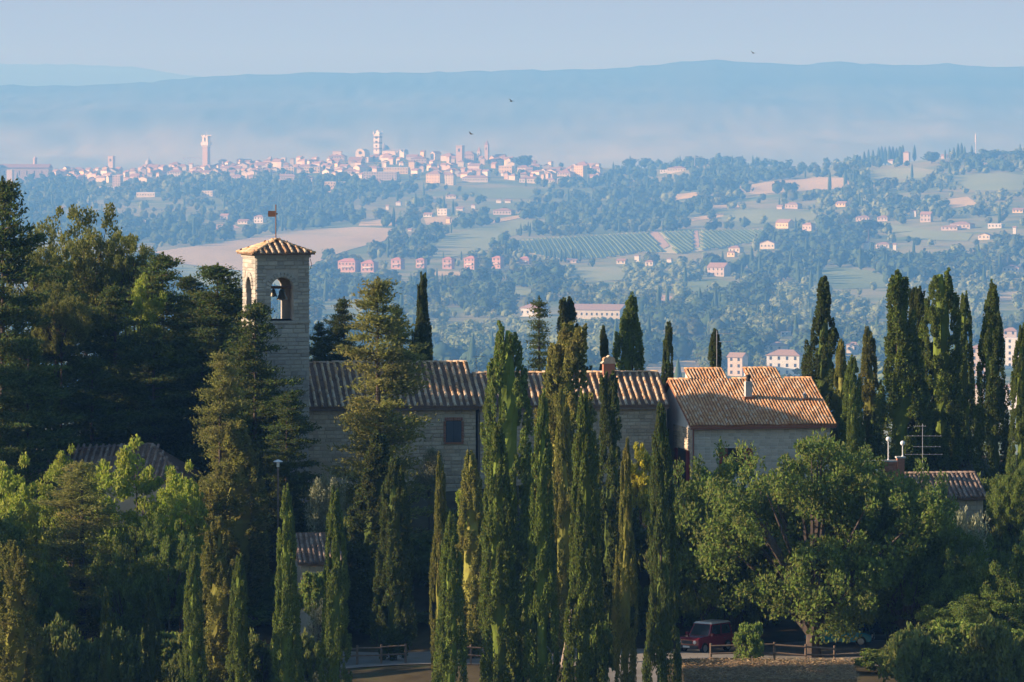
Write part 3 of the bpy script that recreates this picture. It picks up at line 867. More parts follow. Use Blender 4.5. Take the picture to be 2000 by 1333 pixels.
def make_town(K):
    R = random.Random(11)
    # ---- landmarks ----
    def at(px, py, d=None):
        if d is None:
            d = pix_ground(px, py)
            if d is None:
                ds = np.linspace(4600 * FS, 5700 * FS, 400); zz = ground((px - 1000) / F * ds, ds); d = float(ds[int(np.argmin(HY - F * zz / ds))])
        m = d / F
        return (px - 1000) * m, d, gz((px - 1000) * m, d), m
    # tall brick tower with flared stone head
    x, d, z, m = at(403, 322); H = (322 - 250) * m; e = empty('town_tower', (x, d, z), -.45)
    tag(e, 'very tall slender brick tower with flared white stone crown on the town hill', 'tower')
    w = 5.6 * m
    b = MB().box(-w, w, -w, w, -3, H * .62).build('shaft', K['brick'], e)
    c = MB(); 
    for (r0, r1, z0, z1) in ((1.0, 1.42, .62, .68), (1.42, 1.42, .68, .76), (1.05, 1.05, .762, .90), (1.2, 1.2, .902, .925)):
        a0, a1 = r0 * w, r1 * w
        c.hexa([(-a0,-a0,z0*H+.05),(a0,-a0,z0*H+.05),(a0,a0,z0*H+.05),(-a0,a0,z0*H+.05),(-a1,-a1,z1*H),(a1,-a1,z1*H),(a1,a1,z1*H),(-a1,a1,z1*H)])
    c.build('crown', K['marble'], e)
    mm = MB()
    for i in range(-1, 2):
        for j in range(-1, 2):
            if i or j: mm.box(i*1.1*w-1.8, i*1.1*w+1.8, j*1.1*w-1.8, j*1.1*w+1.8, .926*H, .955*H)
    mm.build('battlement', K['marble'], e)
    MB().tube([(0,0,.92*H),(0,0,1.05*H)], .5, 6).build('lightning_rod', K['steel'], e)
    for s in (0, 1):
        o = MB().box(-w*.28, w*.28, -.1, .1, .775*H, .885*H).build('bell_opening', K['glass'], e)
        if s: o.location = (-1.05*w-.02, 0, 0); o.rotation_euler = (0, 0, math.pi/2)
        else: o.location = (0, -1.05*w-.02, 0)
    # striped cathedral tower
    x, d, z, m = at(738, 300); H = (300 - 252) * m; e = empty('cathedral_tower', (x, d, z), -.45)
    tag(e, 'white and dark banded cathedral bell tower with small corner spires', 'tower'); w = 6.2 * m
    nb = 13
    for i in range(nb):
        MB().box(-w, w, -w, w, -2 + (H+2)*i/nb, -2 + (H+2)*(i+1)/nb - .01).build('marble_band', K['marble_d'] if i % 3 == 2 else K['marble'], e)
    MB().poly([(-w,-w,H),(w,-w,H),(w,w,H),(-w,w,H),(0,0,H+12)], [(0,1,4),(1,2,4),(2,3,4),(3,0,4),(0,3,2,1)]).build('spire', K['marble'], e)
    for i in (-1, 1):
        for j in (-1, 1):
            MB().poly([(i*w-1.8,j*w-1.8,H),(i*w+1.8,j*w-1.8,H),(i*w+1.8,j*w+1.8,H),(i*w-1.8,j*w+1.8,H),(i*w,j*w,H+10)], [(0,1,4),(1,2,4),(2,3,4),(3,0,4),(0,3,2,1)]).build('corner_spire', K['marble'], e)
    for i in range(4):
        for s in (0, 1):
            zz = H * (.3 + i * .17); o = MB().box(-w*(.15+.1*i), w*(.15+.1*i), -.1, .1, zz, zz + H*.09).build('window', K['glass'], e)
            if s: o.location = (-w-.03, 0, 0); o.rotation_euler = (0, 0, math.pi/2)
            else: o.location = (0, -w-.03, 0)
    # cathedral nave, dome and facade gable
    x, d, z, m = at(764, 306); e = empty('cathedral', (x, d + 60, z), -.45); tag(e, 'cathedral nave with lead roof and small grey dome beside its banded tower', 'church')
    MB().box(-24*m*1.3, 24*m*1.3, -16, 16, -6, 15*m).build('nave', K['stone'], e)
    MB().prism([(-16.8, 15*m), (16.8, 15*m), (0, 19*m)], -24*m*1.3-.3, 24*m*1.3+.3, axis='x').build('nave_roof', K['lead'], e)
    MB().lathe([(15, 14*m), (15, 20*m), (14, 22*m), (11, 24.5*m), (6, 26.5*m), (1.6, 27.3*m), (1.6, 30*m), (.2, 31*m)], -13*m*1.3, 0, 14).build('dome', K['lead'], e, True)
    x, d, z, m = at(784, 302); e = empty('gabled_church', (x, d, z), -.5); tag(e, 'small white gabled cathedral front with pinnacles beside the nave', 'church')
    MB().prism([(-9*m, -3), (9*m, -3), (9*m, 10*m), (0, 18*m), (-9*m, 10*m)], -8, 8).build('gable_front', K['marble'], e)
    for s in (-1, 1): MB().lathe([(1.8, 0), (1.8, 13*m), (.1, 18*m)], s*9*m, -8.2, 6).build('pinnacle', K['marble'], e)
    # unfinished hall arch
    x, d, z, m = at(659, 300); e = empty('ruined_hall', (x, d, z), -.3); tag(e, 'tall pale arched hall end standing open on the town skyline', 'ruin')
    W2 = 9*m; Hh = 19*m
    MB().box(-W2, -W2*.55, -4, 4, -6, Hh).build('pier', K['stone'], e); MB().box(W2*.55, W2, -4, 4, -6, Hh).build('pier', K['stone'], e)
    a = MB()
    for i in range(8):
        t0, t1 = math.pi*i/8, math.pi*(i+1)/8
        r0 = W2*.55; zz = Hh*.55
        a.hexa([(-r0*math.cos(t0), -4, zz+r0*math.sin(t0)), (-r0*math.cos(t1), -4, zz+r0*math.sin(t1)), (-r0*math.cos(t1), 4, zz+r0*math.sin(t1)), (-r0*math.cos(t0), 4, zz+r0*math.sin(t0)),
                (-r0*math.cos(t0), -4, Hh+.3), (-r0*math.cos(t1), -4, Hh+.3), (-r0*math.cos(t1), 4, Hh+.3), (-r0*math.cos(t0), 4, Hh+.3)])
    a.build('arch', K['stone'], e)
    MB().box(-W2*1.05, W2*1.05, -4.4, 4.4, Hh+.31, Hh+3.0).build('coping', K['brick'], e)
    # big round-gabled church apse
    x, d, z, m = at(707, 318); e = empty('domed_church', (x, d, z), -.4); tag(e, 'cream church with rounded high gable and two side wings', 'church')
    pr = [(-10*m, -3), (10*m, -3), (10*m, 18*m)] + [(10*m*math.cos(t), 18*m + 9*m*math.sin(t)) for t in np.linspace(0, math.pi, 9)[1:-1]] + [(-10*m, 18*m)]
    MB().prism(pr, -12, 20).build('round_gable', K['cream'], e)
    MB().box(-17*m, -10*m-.01, -10, 18, -6, 11*m).build('side_wing', K['pink'], e); MB().box(10*m+.01, 17*m, -10, 18, -6, 11*m).build('side_wing', K['cream'], e)
    MB().lathe([(3.4*m, -.1), (3.4*m, .1)], 0, 0, 14).build('round_window', K['glass'], e, loc=(0, -12.1, 19*m), rot=(math.pi/2, 0, 0))
    # great brick church block
    x, d, z, m = at(48, 352); e = empty('brick_basilica', (x, d, z), -.12); tag(e, 'huge plain brick basilica block with long roof and small bell turret', 'church')
    MB().box(-52*m, 52*m, -28, 28, -6, 24*m).build('nave', K['brick'], e)
    MB().prism([(-30, 24*m), (30, 24*m), (0, 31*m)], -52*m-.4, 52*m+.4, axis='x').build('nave_roof', K['roof'], e)
    MB().box(-70*m, -44*m, -34, 26, -6, 30*m).build('transept', K['pink'], e)
    MB().lathe([(5.2, 20*m), (5.2, 40*m), (5.8, 40.2*m), (5.8, 42*m), (.2, 46*m)], 20*m, 6, 8).build('bell_turret', K['brick'], e)
    for i in range(6): MB().box(-1.4, 1.4, -.1, .1, 9*m, 18*m).build('window', K['glass'], e, loc=(-36*m + i*15*m, -28.04, 0))
    # brick tower, domed church
    def simple_tower(px, py, hh, ww, wall, label, top='flat'):
        x, d, z, m = at(px, py); e = empty('town_tower', (x, d, z), -.4); tag(e, label, 'tower'); w = ww*m/2/1.25; H = hh*m
        MB().box(-w, w, -w, w, -3, H).build('shaft', K[wall], e)
        MB().box(-w*1.12, w*1.12, -w*1.12, w*1.12, H+.002, H+2.0).build('cornice', K[wall], e)
        if top == 'spire': MB().poly([(-w,-w,H+2),(w,-w,H+2),(w,w,H+2),(-w,w,H+2),(0,0,H+16)], [(0,1,4),(1,2,4),(2,3,4),(3,0,4),(0,3,2,1)]).build('spire', K['roof'], e)
        for s in (0, 1):
            o = MB().box(-w*.35, w*.35, -.1, .1, H*.72, H*.88).build('bell_opening', K['glass'], e)
            if s: o.location = (-w-.03, 0, 0); o.rotation_euler = (0, 0, math.pi/2)
            else: o.location = (0, -w-.03, 0)
    simple_tower(218, 338, 33, 13, 'pink', 'square pink brick bell tower rising from the lower town')
    simple_tower(951, 306, 27, 9, 'brick', 'slim brick bell tower with pointed cap at the end of the town', 'spire')
    simple_tower(899, 324, 38, 16, 'brick', 'broad flat topped brick tower at the end of the town ridge')
    simple_tower(936, 314, 16, 8, 'stone', 'short grey turret beside the slim pointed bell tower', 'spire')
    simple_tower(527, 312, 18, 8, 'stone', 'short stone tower on the roofs between the brick tower and the cathedral')
    simple_tower(555, 310, 14, 10, 'stone', 'squat stone tower house on the roofs before the cathedral')
    x, d, z, m = at(290, 334); e = empty('domed_church', (x, d, z), -.3); tag(e, 'church with grey lead dome and lantern in the lower town', 'church')
    MB().box(-9*m, 9*m, -14, 14, -6, 10*m).build('body', K['pink'], e)
    MB().lathe([(6.6*m, 9.9*m), (6.6*m, 16*m), (6.2*m, 19*m), (5*m, 22*m), (3*m, 24.3*m), (1.1*m, 25.2*m), (1*m, 29*m), (.1, 31*m)], 0, 0, 14).build('dome', K['lead'], e, True)
    MB().box(9*m+.01, 36*m, -12, 16, -6, 12*m).build('nave', K['brick'], e)
    MB().prism([(-13, 12*m), (17, 12*m), (2, 15*m)], 9*m-.2, 36*m+.3, axis='x').build('nave_roof', K['roof'], e)
    # tower crane
    x, d, z, m = at(369, 322); e = empty('tower_crane', (x, d, z), 0); tag(e, 'thin white tower crane beside the very tall brick tower', 'crane')
    MB().box(-1.1, 1.1, -1.1, 1.1, -4, 24*m).build('mast', K['steel'], e); MB().box(-12*m, 22*m, -1, 1, 23.5*m, 25*m).build('jib', K['steel'], e)
    MB().box(-12*m, -9*m, -1, 1, 21.5*m, 23.4*m).build('counterweight', K['steel'], e)
    x, d, z, m = at(1357, 332); e = empty('light_mast', (x, d, z), 0); tag(e, 'thin steel lattice mast on the wooded crest', 'mast')
    MB().box(-.7, .7, -.7, .7, -1, 27*m).build('mast', K['steel'], e); MB().box(-.2, 9*m, -.3, .3, 24*m, 25*m).build('cross_arm', K['steel'], e)
    # telecom mast on the right hill
    x, d, z, m = at(1906, 308); e = empty('telecom_mast', (x, d, z), 0); tag(e, 'slim telecom mast with white antenna drums on the ridge crest', 'mast')
    MB().tube([(0,0,-1),(0,0,48*m)], [1.2, .6], 6).build('mast', K['steel'], e)
    for k, zz in enumerate((30, 35, 40)): MB().lathe([(2.2, zz*m), (2.2, (zz+3.4)*m)], 0, 0, 8).build('antenna', K['steel'], e)
    # ---- big named blocks ----
    B = [(230,367,20,24,-.35,'brick','flat','tall brick coloured apartment block in the lower town gardens'),
         (200,374,26,9,-.3,'white','flat','low white hall beside the tall brick coloured apartment block'),
         (215,372,30,7,-.3,'white','flat','lower white hall in front of the apartment block'),
         (20,360,14,28,-.3,'pink','flat','tall pink block at the foot of the huge brick basilica'),
         (345,346,36,15,-.25,'cream','hip','long cream house with row of windows below the very tall brick tower'),
         (440,352,12,22,-.3,'pink','flat','tall narrow pink block near the very tall brick tower'),
         (465,352,26,11,-.3,'pink','hip','low pink terrace on the slope below the town wall'),
         (493,352,22,11,-.3,'pink','hip','second low pink terrace on the slope below the town wall'),
         (563,342,32,15,-.2,'yellow','flat','yellow palace block on the middle of the town slope'),
         (612,338,36,12,-.2,'yellow','flat','long yellow palace block beside the other yellow palace'),
         (655,375,42,20,-.2,'yellow','flat','sunlit yellow villa alone in the trees under the town'),
         (560,353,42,13,-.2,'pink','hip','pink terrace under the yellow palace block'),
         (600,356,28,14,-.2,'pink','hip','faded pink house under the long yellow palace block'),
         (775,340,52,13,-.2,'yellow','flat','long yellow building under the cathedral nave'),
         (745,352,70,16,-.2,'pink','flat','long pink shaded building below the long yellow one'),
         (738,372,20,22,-.35,'pink','hip','tall pink house standing in trees below the cathedral'),
         (850,358,36,24,-.4,'yellow','hip','yellow apartment house with shaded side below the broad brick tower'),
         (880,362,22,24,-.4,'cream','hip','cream apartment house beside the yellow apartment house'),
         (805,332,14,18,-.3,'yellow','hip','narrow sunlit yellow house beside the cathedral slope'),
         (1134,360,26,36,-.55,'yellow','flat','tall slab apartment tower with one bright yellow side at the town end'),
         (1105,360,34,28,-.4,'pink','hip','long pink apartment block leaning against the slab apartment tower'),
         (1165,340,26,15,-.4,'cream','hip','cream house with stepped roof past the slab apartment tower'),
         (1047,332,24,12,-.3,'cream','hip','cream house with dark window row near the slab apartment tower'),
         (990,338,32,14,-.3,'yellow','flat','yellow school block on the lower end of the town'),
         (1035,358,42,13,-.3,'cream','hip','long cream apartment row at the lower end of the town'),
         (1075,358,26,10,-.3,'cream','hip','short cream apartment row beside the long cream row'),
         (978,311,24,9,-.3,'yellow','gable','sunlit yellow house past the slim pointed bell tower'),
         (930,356,56,13,-.25,'cream','hip','long shaded terrace under the end of the town'),
         (915,318,34,22,-.3,'brick','hip','big brick church hall joined to the broad brick tower'),
         (820,318,36,12,-.2,'pink','hip','long pink roofed palace on the skyline past the cathedral'),
         (660,314,36,14,-.2,'pink','hip','pink palace in front of the open arched hall end')]
    taken = []
    for px, py, w, h, rz, wl, rf, lb in B:
        house(K, 'town_building', lb, 'building', px, py, w, h, rz, wl, rf, .8 if w < 40 else .4, w >= 18, None, keep=False); taken.append((px, py, w))
    # ---- the packed houses of the old town: label by look and by the landmark beside them ----
    marks = [(48, 'brick basilica'), (218, 'pink brick bell tower'), (290, 'grey domed church'), (403, 'very tall brick tower'), (540, 'short stone towers'), (659, 'open arched hall end'),
             (738, 'banded cathedral tower'), (899, 'broad brick tower'), (1000, 'town end'), (1134, 'slab apartment tower')]
    n = 0
    for _ in range(14000):
        if n >= 290: break
        px = R.uniform(110, 1180); crest = np.interp(px, [0,200,400,600,750,950,1060,1190],[345,341,331,321,310,314,330,334])
        low = np.interp(px, [110,250,400,520,620,750,900,1000,1190],[352,362,346,348,345,352,350,354,352])
        py = crest + (low - crest) * R.random() ** 1.15
        if any(abs(px - a) < (w/2 + 5) and -2 < py - b < 7 for a, b, w in taken[:31]): continue
        if any(abs(px - a) < 4.5 and abs(py - b) < 1.8 for a, b, w in taken): continue
        w = R.choice([9, 11, 13, 15, 17, 21, 26, 32]); h = R.uniform(10, 19) if py < crest + 10 else R.uniform(9, 15)
        wl = R.choice(['pink', 'cream', 'brick', 'cream', 'cream', 'stone', 'yellow', 'white']); rf = R.choice(['hip', 'gable', 'gable', 'gable_front', 'hip'])
        if 385 < px < 421 and py < 335: h = min(h, 9)
        if 723 < px < 753: h = min(h, 9)
        mk = min(marks, key=lambda q: abs(q[0] - px))[1]
        size = 'narrow' if w < 12 else 'wide' if w > 18 else 'middling'
        tall = 'tall' if h > 13 else 'low'
        side = 'on the skyline' if py < crest + 7 else 'down the slope'
        nm = {'hip': 'hipped', 'gable': 'ridged', 'gable_front': 'gable fronted'}[rf]
        wn = {'pink': 'pink plaster', 'brick': 'brick', 'cream': 'cream plaster', 'stone': 'grey stone', 'yellow': 'yellow plaster', 'white': 'white plaster'}[wl]
        lb = f'{size} {tall} {wn} town house with {nm} tile roof {side} by the {mk}'
        lb = ' '.join(lb.split()[:16])
        house(K, 'town_house', lb, 'house', px, py, w, h, R.uniform(-1.0, -.1), wl, rf, R.uniform(.7, 1.1), False, 'packed houses of the old town', keep=False)
        taken.append((px, py, w)); n += 1
    print('town houses', n)
# ------------------------------------------------------------------ near trees: leaf by leaf crowns
def unit(v):
    return v / np.maximum(np.linalg.norm(v, axis=1, keepdims=True), 1e-9)

def leaf_quads(c, ax, L, Wd, rng):
    """pointed leaves: centre, long axis, length, width"""
    ax = unit(ax); side = unit(np.cross(ax, rng.normal(size=c.shape)))
    L = np.reshape(L, (-1, 1)); Wd = np.reshape(Wd, (-1, 1))
    bend = np.cross(ax, side) * L * .12
    q = np.stack([c - ax * L * .5, c + side * Wd * .5 + bend, c + ax * L * .5, c - side * Wd * .5 + bend], 1)
    return q.reshape(-1, 3)

def crown_mesh(name, quads, mat, core=None, fit=None):
    if fit:            # crown fitted to its stated half width, foot and top
        RX, z0, z1 = fit[:3]
        allv = quads if core is None else np.concatenate([quads, core[0]])
        r = np.percentile(np.hypot(quads[:, 0], quads[:, 1]), fit[3] if len(fit) > 3 else 96); a, b = np.percentile(quads[:, 2], [.7, 99.7])
        if z0 is None: z0 = a
        def fx(v):
            v = v.copy(); v[:, :2] *= RX / r; v[:, 2] = z0 + (v[:, 2] - a) * (z1 - z0) / (b - a); return v
        quads = fx(quads); core = None if core is None else (fx(core[0]), core[1])
    n = len(quads) // 4
    f = np.arange(n * 4).reshape(-1, 4)
    if core is not None:
        cv, cf = core
        return mesh_np(name, np.concatenate([quads, cv]), [f, cf + len(quads)], [mat])
    return mesh_np(name, quads, f, [mat])

def lathe_core(prof, n, rng, jit=.12):
    V = []
    for r, z in prof:
        a = np.arange(n) * 2 * np.pi / n
        rr = r * (1 + rng.normal(0, jit, n))
        V.append(np.stack([np.cos(a) * rr, np.sin(a) * rr, np.full(n, z)], 1))
    V = np.concatenate(V); F4 = []
    for i in range(len(prof) - 1):
        for k in range(n):
            k2 = (k + 1) % n
            F4.append((i*n+k, i*n+k2, (i+1)*n+k2, (i+1)*n+k))
    return V, np.array(F4)

def trunk_mesh(name, H, r, mat, rng, lean=.02, limbs=(), z0=-.6):
    b = MB()
    n = 6
    pts = [(rng.normal(0, lean) * H * i / n * .4, rng.normal(0, lean) * H * i / n * .4, z0 + (H - z0) * i / n) for i in range(n + 1)]
    rr = [r * (1.35 if i == 0 else (1 - .85 * i / n)) for i in range(n + 1)]
    b.tube(pts, rr, 8)
    for l in limbs: b.tube(l[0], l[1], 5)
    return b.mesh(name, mat)

# ---- Italian cypress: flame shaped plumes packed round a column (unit height 1, unit radius 1)
def cypress_crown(name, mat, seed, taper=.55, tips=1, ragged=.1, n_plume=150, per=95, H=18.0, R=1.2, blunt=False):
    rng = np.random.default_rng(seed)
    def prof(t):
        top = np.clip((1 - t) / taper, 0, 1) ** (.66 if not blunt else .46)
        bot = np.clip(t / .10, .35, 1) ** .5
        return R * top * bot * (.86 + .14 * np.sin(t * 9 + seed))
    bend = rng.uniform(-.5, .5, 2) * R * .5
    quads = []
    tipoff = [(0, 0, 1.0)] + [(math.cos(a) * R * .45, math.sin(a) * R * .45, rng.uniform(.86, .97)) for a in rng.uniform(0, 6.28, tips - 1)]
    for i in range(n_plume):
        t = rng.uniform(0, 1) ** 1.05 * .97
        th = rng.uniform(0, 2 * math.pi)
        rad = float(prof(t)) * rng.uniform(.80, 1.0) * (1 + rng.normal(0, ragged))
        if tips > 1 and t > .6:
            k = int(rng.integers(0, tips)); ox, oy, ht = tipoff[k]
            f = (t - .6) / .4; cx, cy = ox * f, oy * f; t = .6 + f * .4 * ht; rad *= (1 - .35 * f)
        else: cx = cy = 0
        ln = H * rng.uniform(.05, .14) * (1 - .3 * t); wd = R * rng.uniform(.16, .29) * (.55 + .45 * (1 - t))
        outw = np.array([math.cos(th), math.sin(th), 0])
        base = np.array([cx + bend[0] * math.sin(t * 3.4), cy + bend[1] * math.sin(t * 2.6), t * H]) + outw * rad
        axis = np.array([0, 0, 1.0]) + outw * rng.uniform(-.08, .10)
        s = rng.random(per)
        ang = rng.uniform(0, 2 * np.pi, per); rr = wd * np.sqrt(rng.random(per)) * np.clip(1.15 - s, .05, 1) ** .55 * np.clip(s / .12, .4, 1)
        side = np.array([-math.sin(th), math.cos(th), 0])
        c = base + axis[None] * (s[:, None] - .35) * ln + side[None] * (np.cos(ang) * rr)[:, None] + outw[None] * (np.sin(ang) * rr * .8)[:, None]
        ax = np.array([0, 0, 1.0]) + outw[None] * .25 + rng.normal(0, .28, (per, 3))
        quads.append(leaf_quads(c, ax, rng.uniform(.13, .28, per), rng.uniform(.06, .12, per), rng))
    pr = [(float(prof(t)) * .80 + .02, t * H) for t in np.linspace(.02, .985, 22)]
    if tips > 1: pr = [(r * (1 if t < H * .6 else .8), t) for r, t in pr]
    cv, cf = lathe_core([(r * (.5 if z > .25 * H else .34), z) for r, z in pr], 12, rng, .10)
    cv[:, 0] += bend[0] * np.sin(cv[:, 2] / H * 3.4); cv[:, 1] += bend[1] * np.sin(cv[:, 2] / H * 2.6)
    return crown_mesh(name, np.concatenate(quads), mat, (cv, cf), fit=(R, .25, H, 86))

# ---- layered conifer (cedar, fir): whorls of drooping boughs with flat sprays
def conifer_crown(name, mat, seed, H=18.0, R=4.2, layers=20, shape='cedar', leaf=1.0, dens=1.0, z_low=.12, core=False):
    rng = np.random.default_rng(seed)
    quads, limbs = [], []
    ph = rng.uniform(0, 6.28, 4)
    for li in range(layers):
        nb0 = 7 if shape != 'fir' else 6
        for b in range(nb0):
            t = z_low + (1 - z_low) * (li + rng.uniform(-.5, .9)) / layers
            if shape == 'fir': t = z_low + (1 - z_low) * (li + rng.uniform(-.15, .3)) / layers
            t = min(max(t, z_low), .985)
            a = rng.uniform(0, 6.28) if shape != 'fir' else 2 * math.pi * b / nb0 + li + rng.uniform(-.3, .3)
            if shape == 'cedar': rl = R * (1 - t) ** .45
            elif shape == 'fir': rl = R * (1 - t) ** .9 + .25
            else: rl = R * math.sin(math.pi * min(.97, .22 + .78 * t)) ** .6
            # uneven sides: whole sectors reach further or fall short
            rl *= 1 + (.24 if shape != 'fir' else .1) * math.sin(a * 2 + ph[0] + t * 9) + (.18 if shape != 'fir' else .1) * math.sin(a * 3 + ph[1] - t * 17)
            if rng.random() < .12: continue
            ln = max(.35, rl * rng.uniform(.55, 1.12))
            o = np.array([math.cos(a), math.sin(a), 0]); sd = np.array([-o[1], o[0], 0])
            droop = rng.uniform(-.12, .10) if shape != 'fir' else rng.uniform(-.25, .0)
            up = rng.uniform(.05, .22)
            z = t * H
            def along(s): return o * ln * s + np.array([0, 0, z + ln * (droop * s + up * s * s)])
            limbs.append(([along(0), along(.5), along(.95)], [.05 + .02 * ln / R, .035, .012]))
            nc = max(3, int(ln / .42))
            for k in range(nc):
                s = .18 + .82 * (k + rng.random()) / nc
                c0 = along(s); wdt = (.42 + .55 * (1 - abs(2 * s - 1.1))) * (.55 + .45 * ln / R) * .9
                m = max(12, int(58 * dens * wdt))
                loc = rng.normal(0, 1, (m, 3)) * np.array([.30, .30, .13]) * (.6 + wdt * .7)
                c = c0 + loc[:, :1] * o + loc[:, 1:2] * sd * 1.5 + np.array([0, 0, 1.0]) * loc[:, 2:3]
                ax = o[None] * .9 + np.array([0, 0, .5]) + rng.normal(0, .65, (m, 3))
                quads.append(leaf_quads(c, ax, rng.uniform(.20, .36, m) * leaf, rng.uniform(.07, .13, m) * leaf, rng))
    # leader tuft
    m = 90; s = rng.random(m)
    c = np.stack([rng.normal(0, .16, m) * (1.2 - s), rng.normal(0, .16, m) * (1.2 - s), H * (.93 + .08 * s)], 1)
    quads.append(leaf_quads(c, np.array([0, 0, 1.0]) + rng.normal(0, .5, (m, 3)), rng.uniform(.2, .34, m), rng.uniform(.07, .12, m), rng))
    cr = None
    if core:
        cr = lathe_core([(R * (.20 if shape == 'cedar' else .14) * (1 - t) ** .7 + .03, t * H) for t in np.linspace(z_low + .02, .95, 14)], 9, rng, .3)
    return crown_mesh(name, np.concatenate(quads), mat, cr, fit=(R, None, H)), limbs

# ---- broadleaf: limbs, then leaf clumps round their ends
def broad_crown(name, mat, seed, H=10.0, RX=5.0, n_clump=210, per=120, leaf=.22, z_low=.22, cr=.85, flat=.75, hollow=.55, core=0, spiky=0.0):
    rng = np.random.default_rng(seed)
    quads, limbs = [], []
    cz = H * (z_low + 1) / 2; rz = H * (1 - z_low) / 2
    # big lobes give the outline
    lobes = []
    for i in range(15):
        v = rng.normal(size=3); v /= np.linalg.norm(v); v[2] = v[2] * .8 + .08
        lobes.append((np.array([v[0] * RX * .58, v[1] * RX * .58, cz + v[2] * rz * .62]), RX * rng.uniform(.32, .48)))
    for i in range(n_clump):
        lc, lr = lobes[int(rng.integers(0, len(lobes)))]
        v = rng.normal(size=3); v /= np.linalg.norm(v)
        rad = lr * rng.uniform(hollow, 1.05)
        c0 = lc + v * rad * np.array([1, 1, flat]); c0[2] = min(max(c0[2], H * z_low * .8), H)
        rc = cr * rng.uniform(.45, 1.0)
        m = int(per * rng.uniform(.6, 1.2))
        d = rng.normal(size=(m, 3)); d = unit(d) * (rng.random((m, 1)) ** .45) * rc * np.array([1, 1, .8])
        c = c0 + d
        ax = unit(d) * .7 + np.array([0, 0, .25 + spiky]) + rng.normal(0, .6, (m, 3))
        lw = rng.uniform(.7, 1.25, m)
        quads.append(leaf_quads(c, ax, leaf * lw, leaf * .62 * lw if not spiky else leaf * .35 * lw, rng))
        if i % 6 == 0:
            mid = np.array([c0[0] * .45, c0[1] * .45, max(H * z_low * .6, c0[2] * .62)])
            limbs.append(([(0, 0, H * z_low * .45), mid, c0], [.16 * RX / 4, .08 * RX / 4, .02]))
    co = None
    if core:
        vs, fs, off = [], [], 0
        for lc, lr in lobes:
            v = ICO1[0] * (1 + rng.normal(0, .2, (len(ICO1[0]), 1))) * lr * core * np.array([1, 1, flat]) + lc
            vs.append(v); fs.append(ICO1[1] + off); off += len(v)
        co = (np.concatenate(vs), np.concatenate(fs))
    return crown_mesh(name, np.concatenate(quads), mat, co, fit=(RX, H * z_low * .8, H)), limbs

def near_mark(px):
    M = [(-400, 'beyond the tall dark fir'), (60, 'under the yellow green trees'), (180, 'below the broad brown green conifer'), (290, 'below the low tiled house'), (420, 'below the olive green spruce'), (520, 'below the bell tower'), (610, 'by the stone shed'),
         (740, 'below the big sunlit spruce'), (860, 'below the shuttered church window'), (980, 'by the round topped cypress'), (1110, 'by the three tipped cypress'), (1210, 'below the gabled chimney'), (1320, 'by the red car'), (1480, 'below the block walled house'),
         (1620, 'by the huge spreading oak'), (1740, 'below the brick terrace'), (1860, 'below the small tiled house'), (1980, 'below the end of the cypress row')]
    return min(M, key=lambda q: abs(q[0] - px))[1]

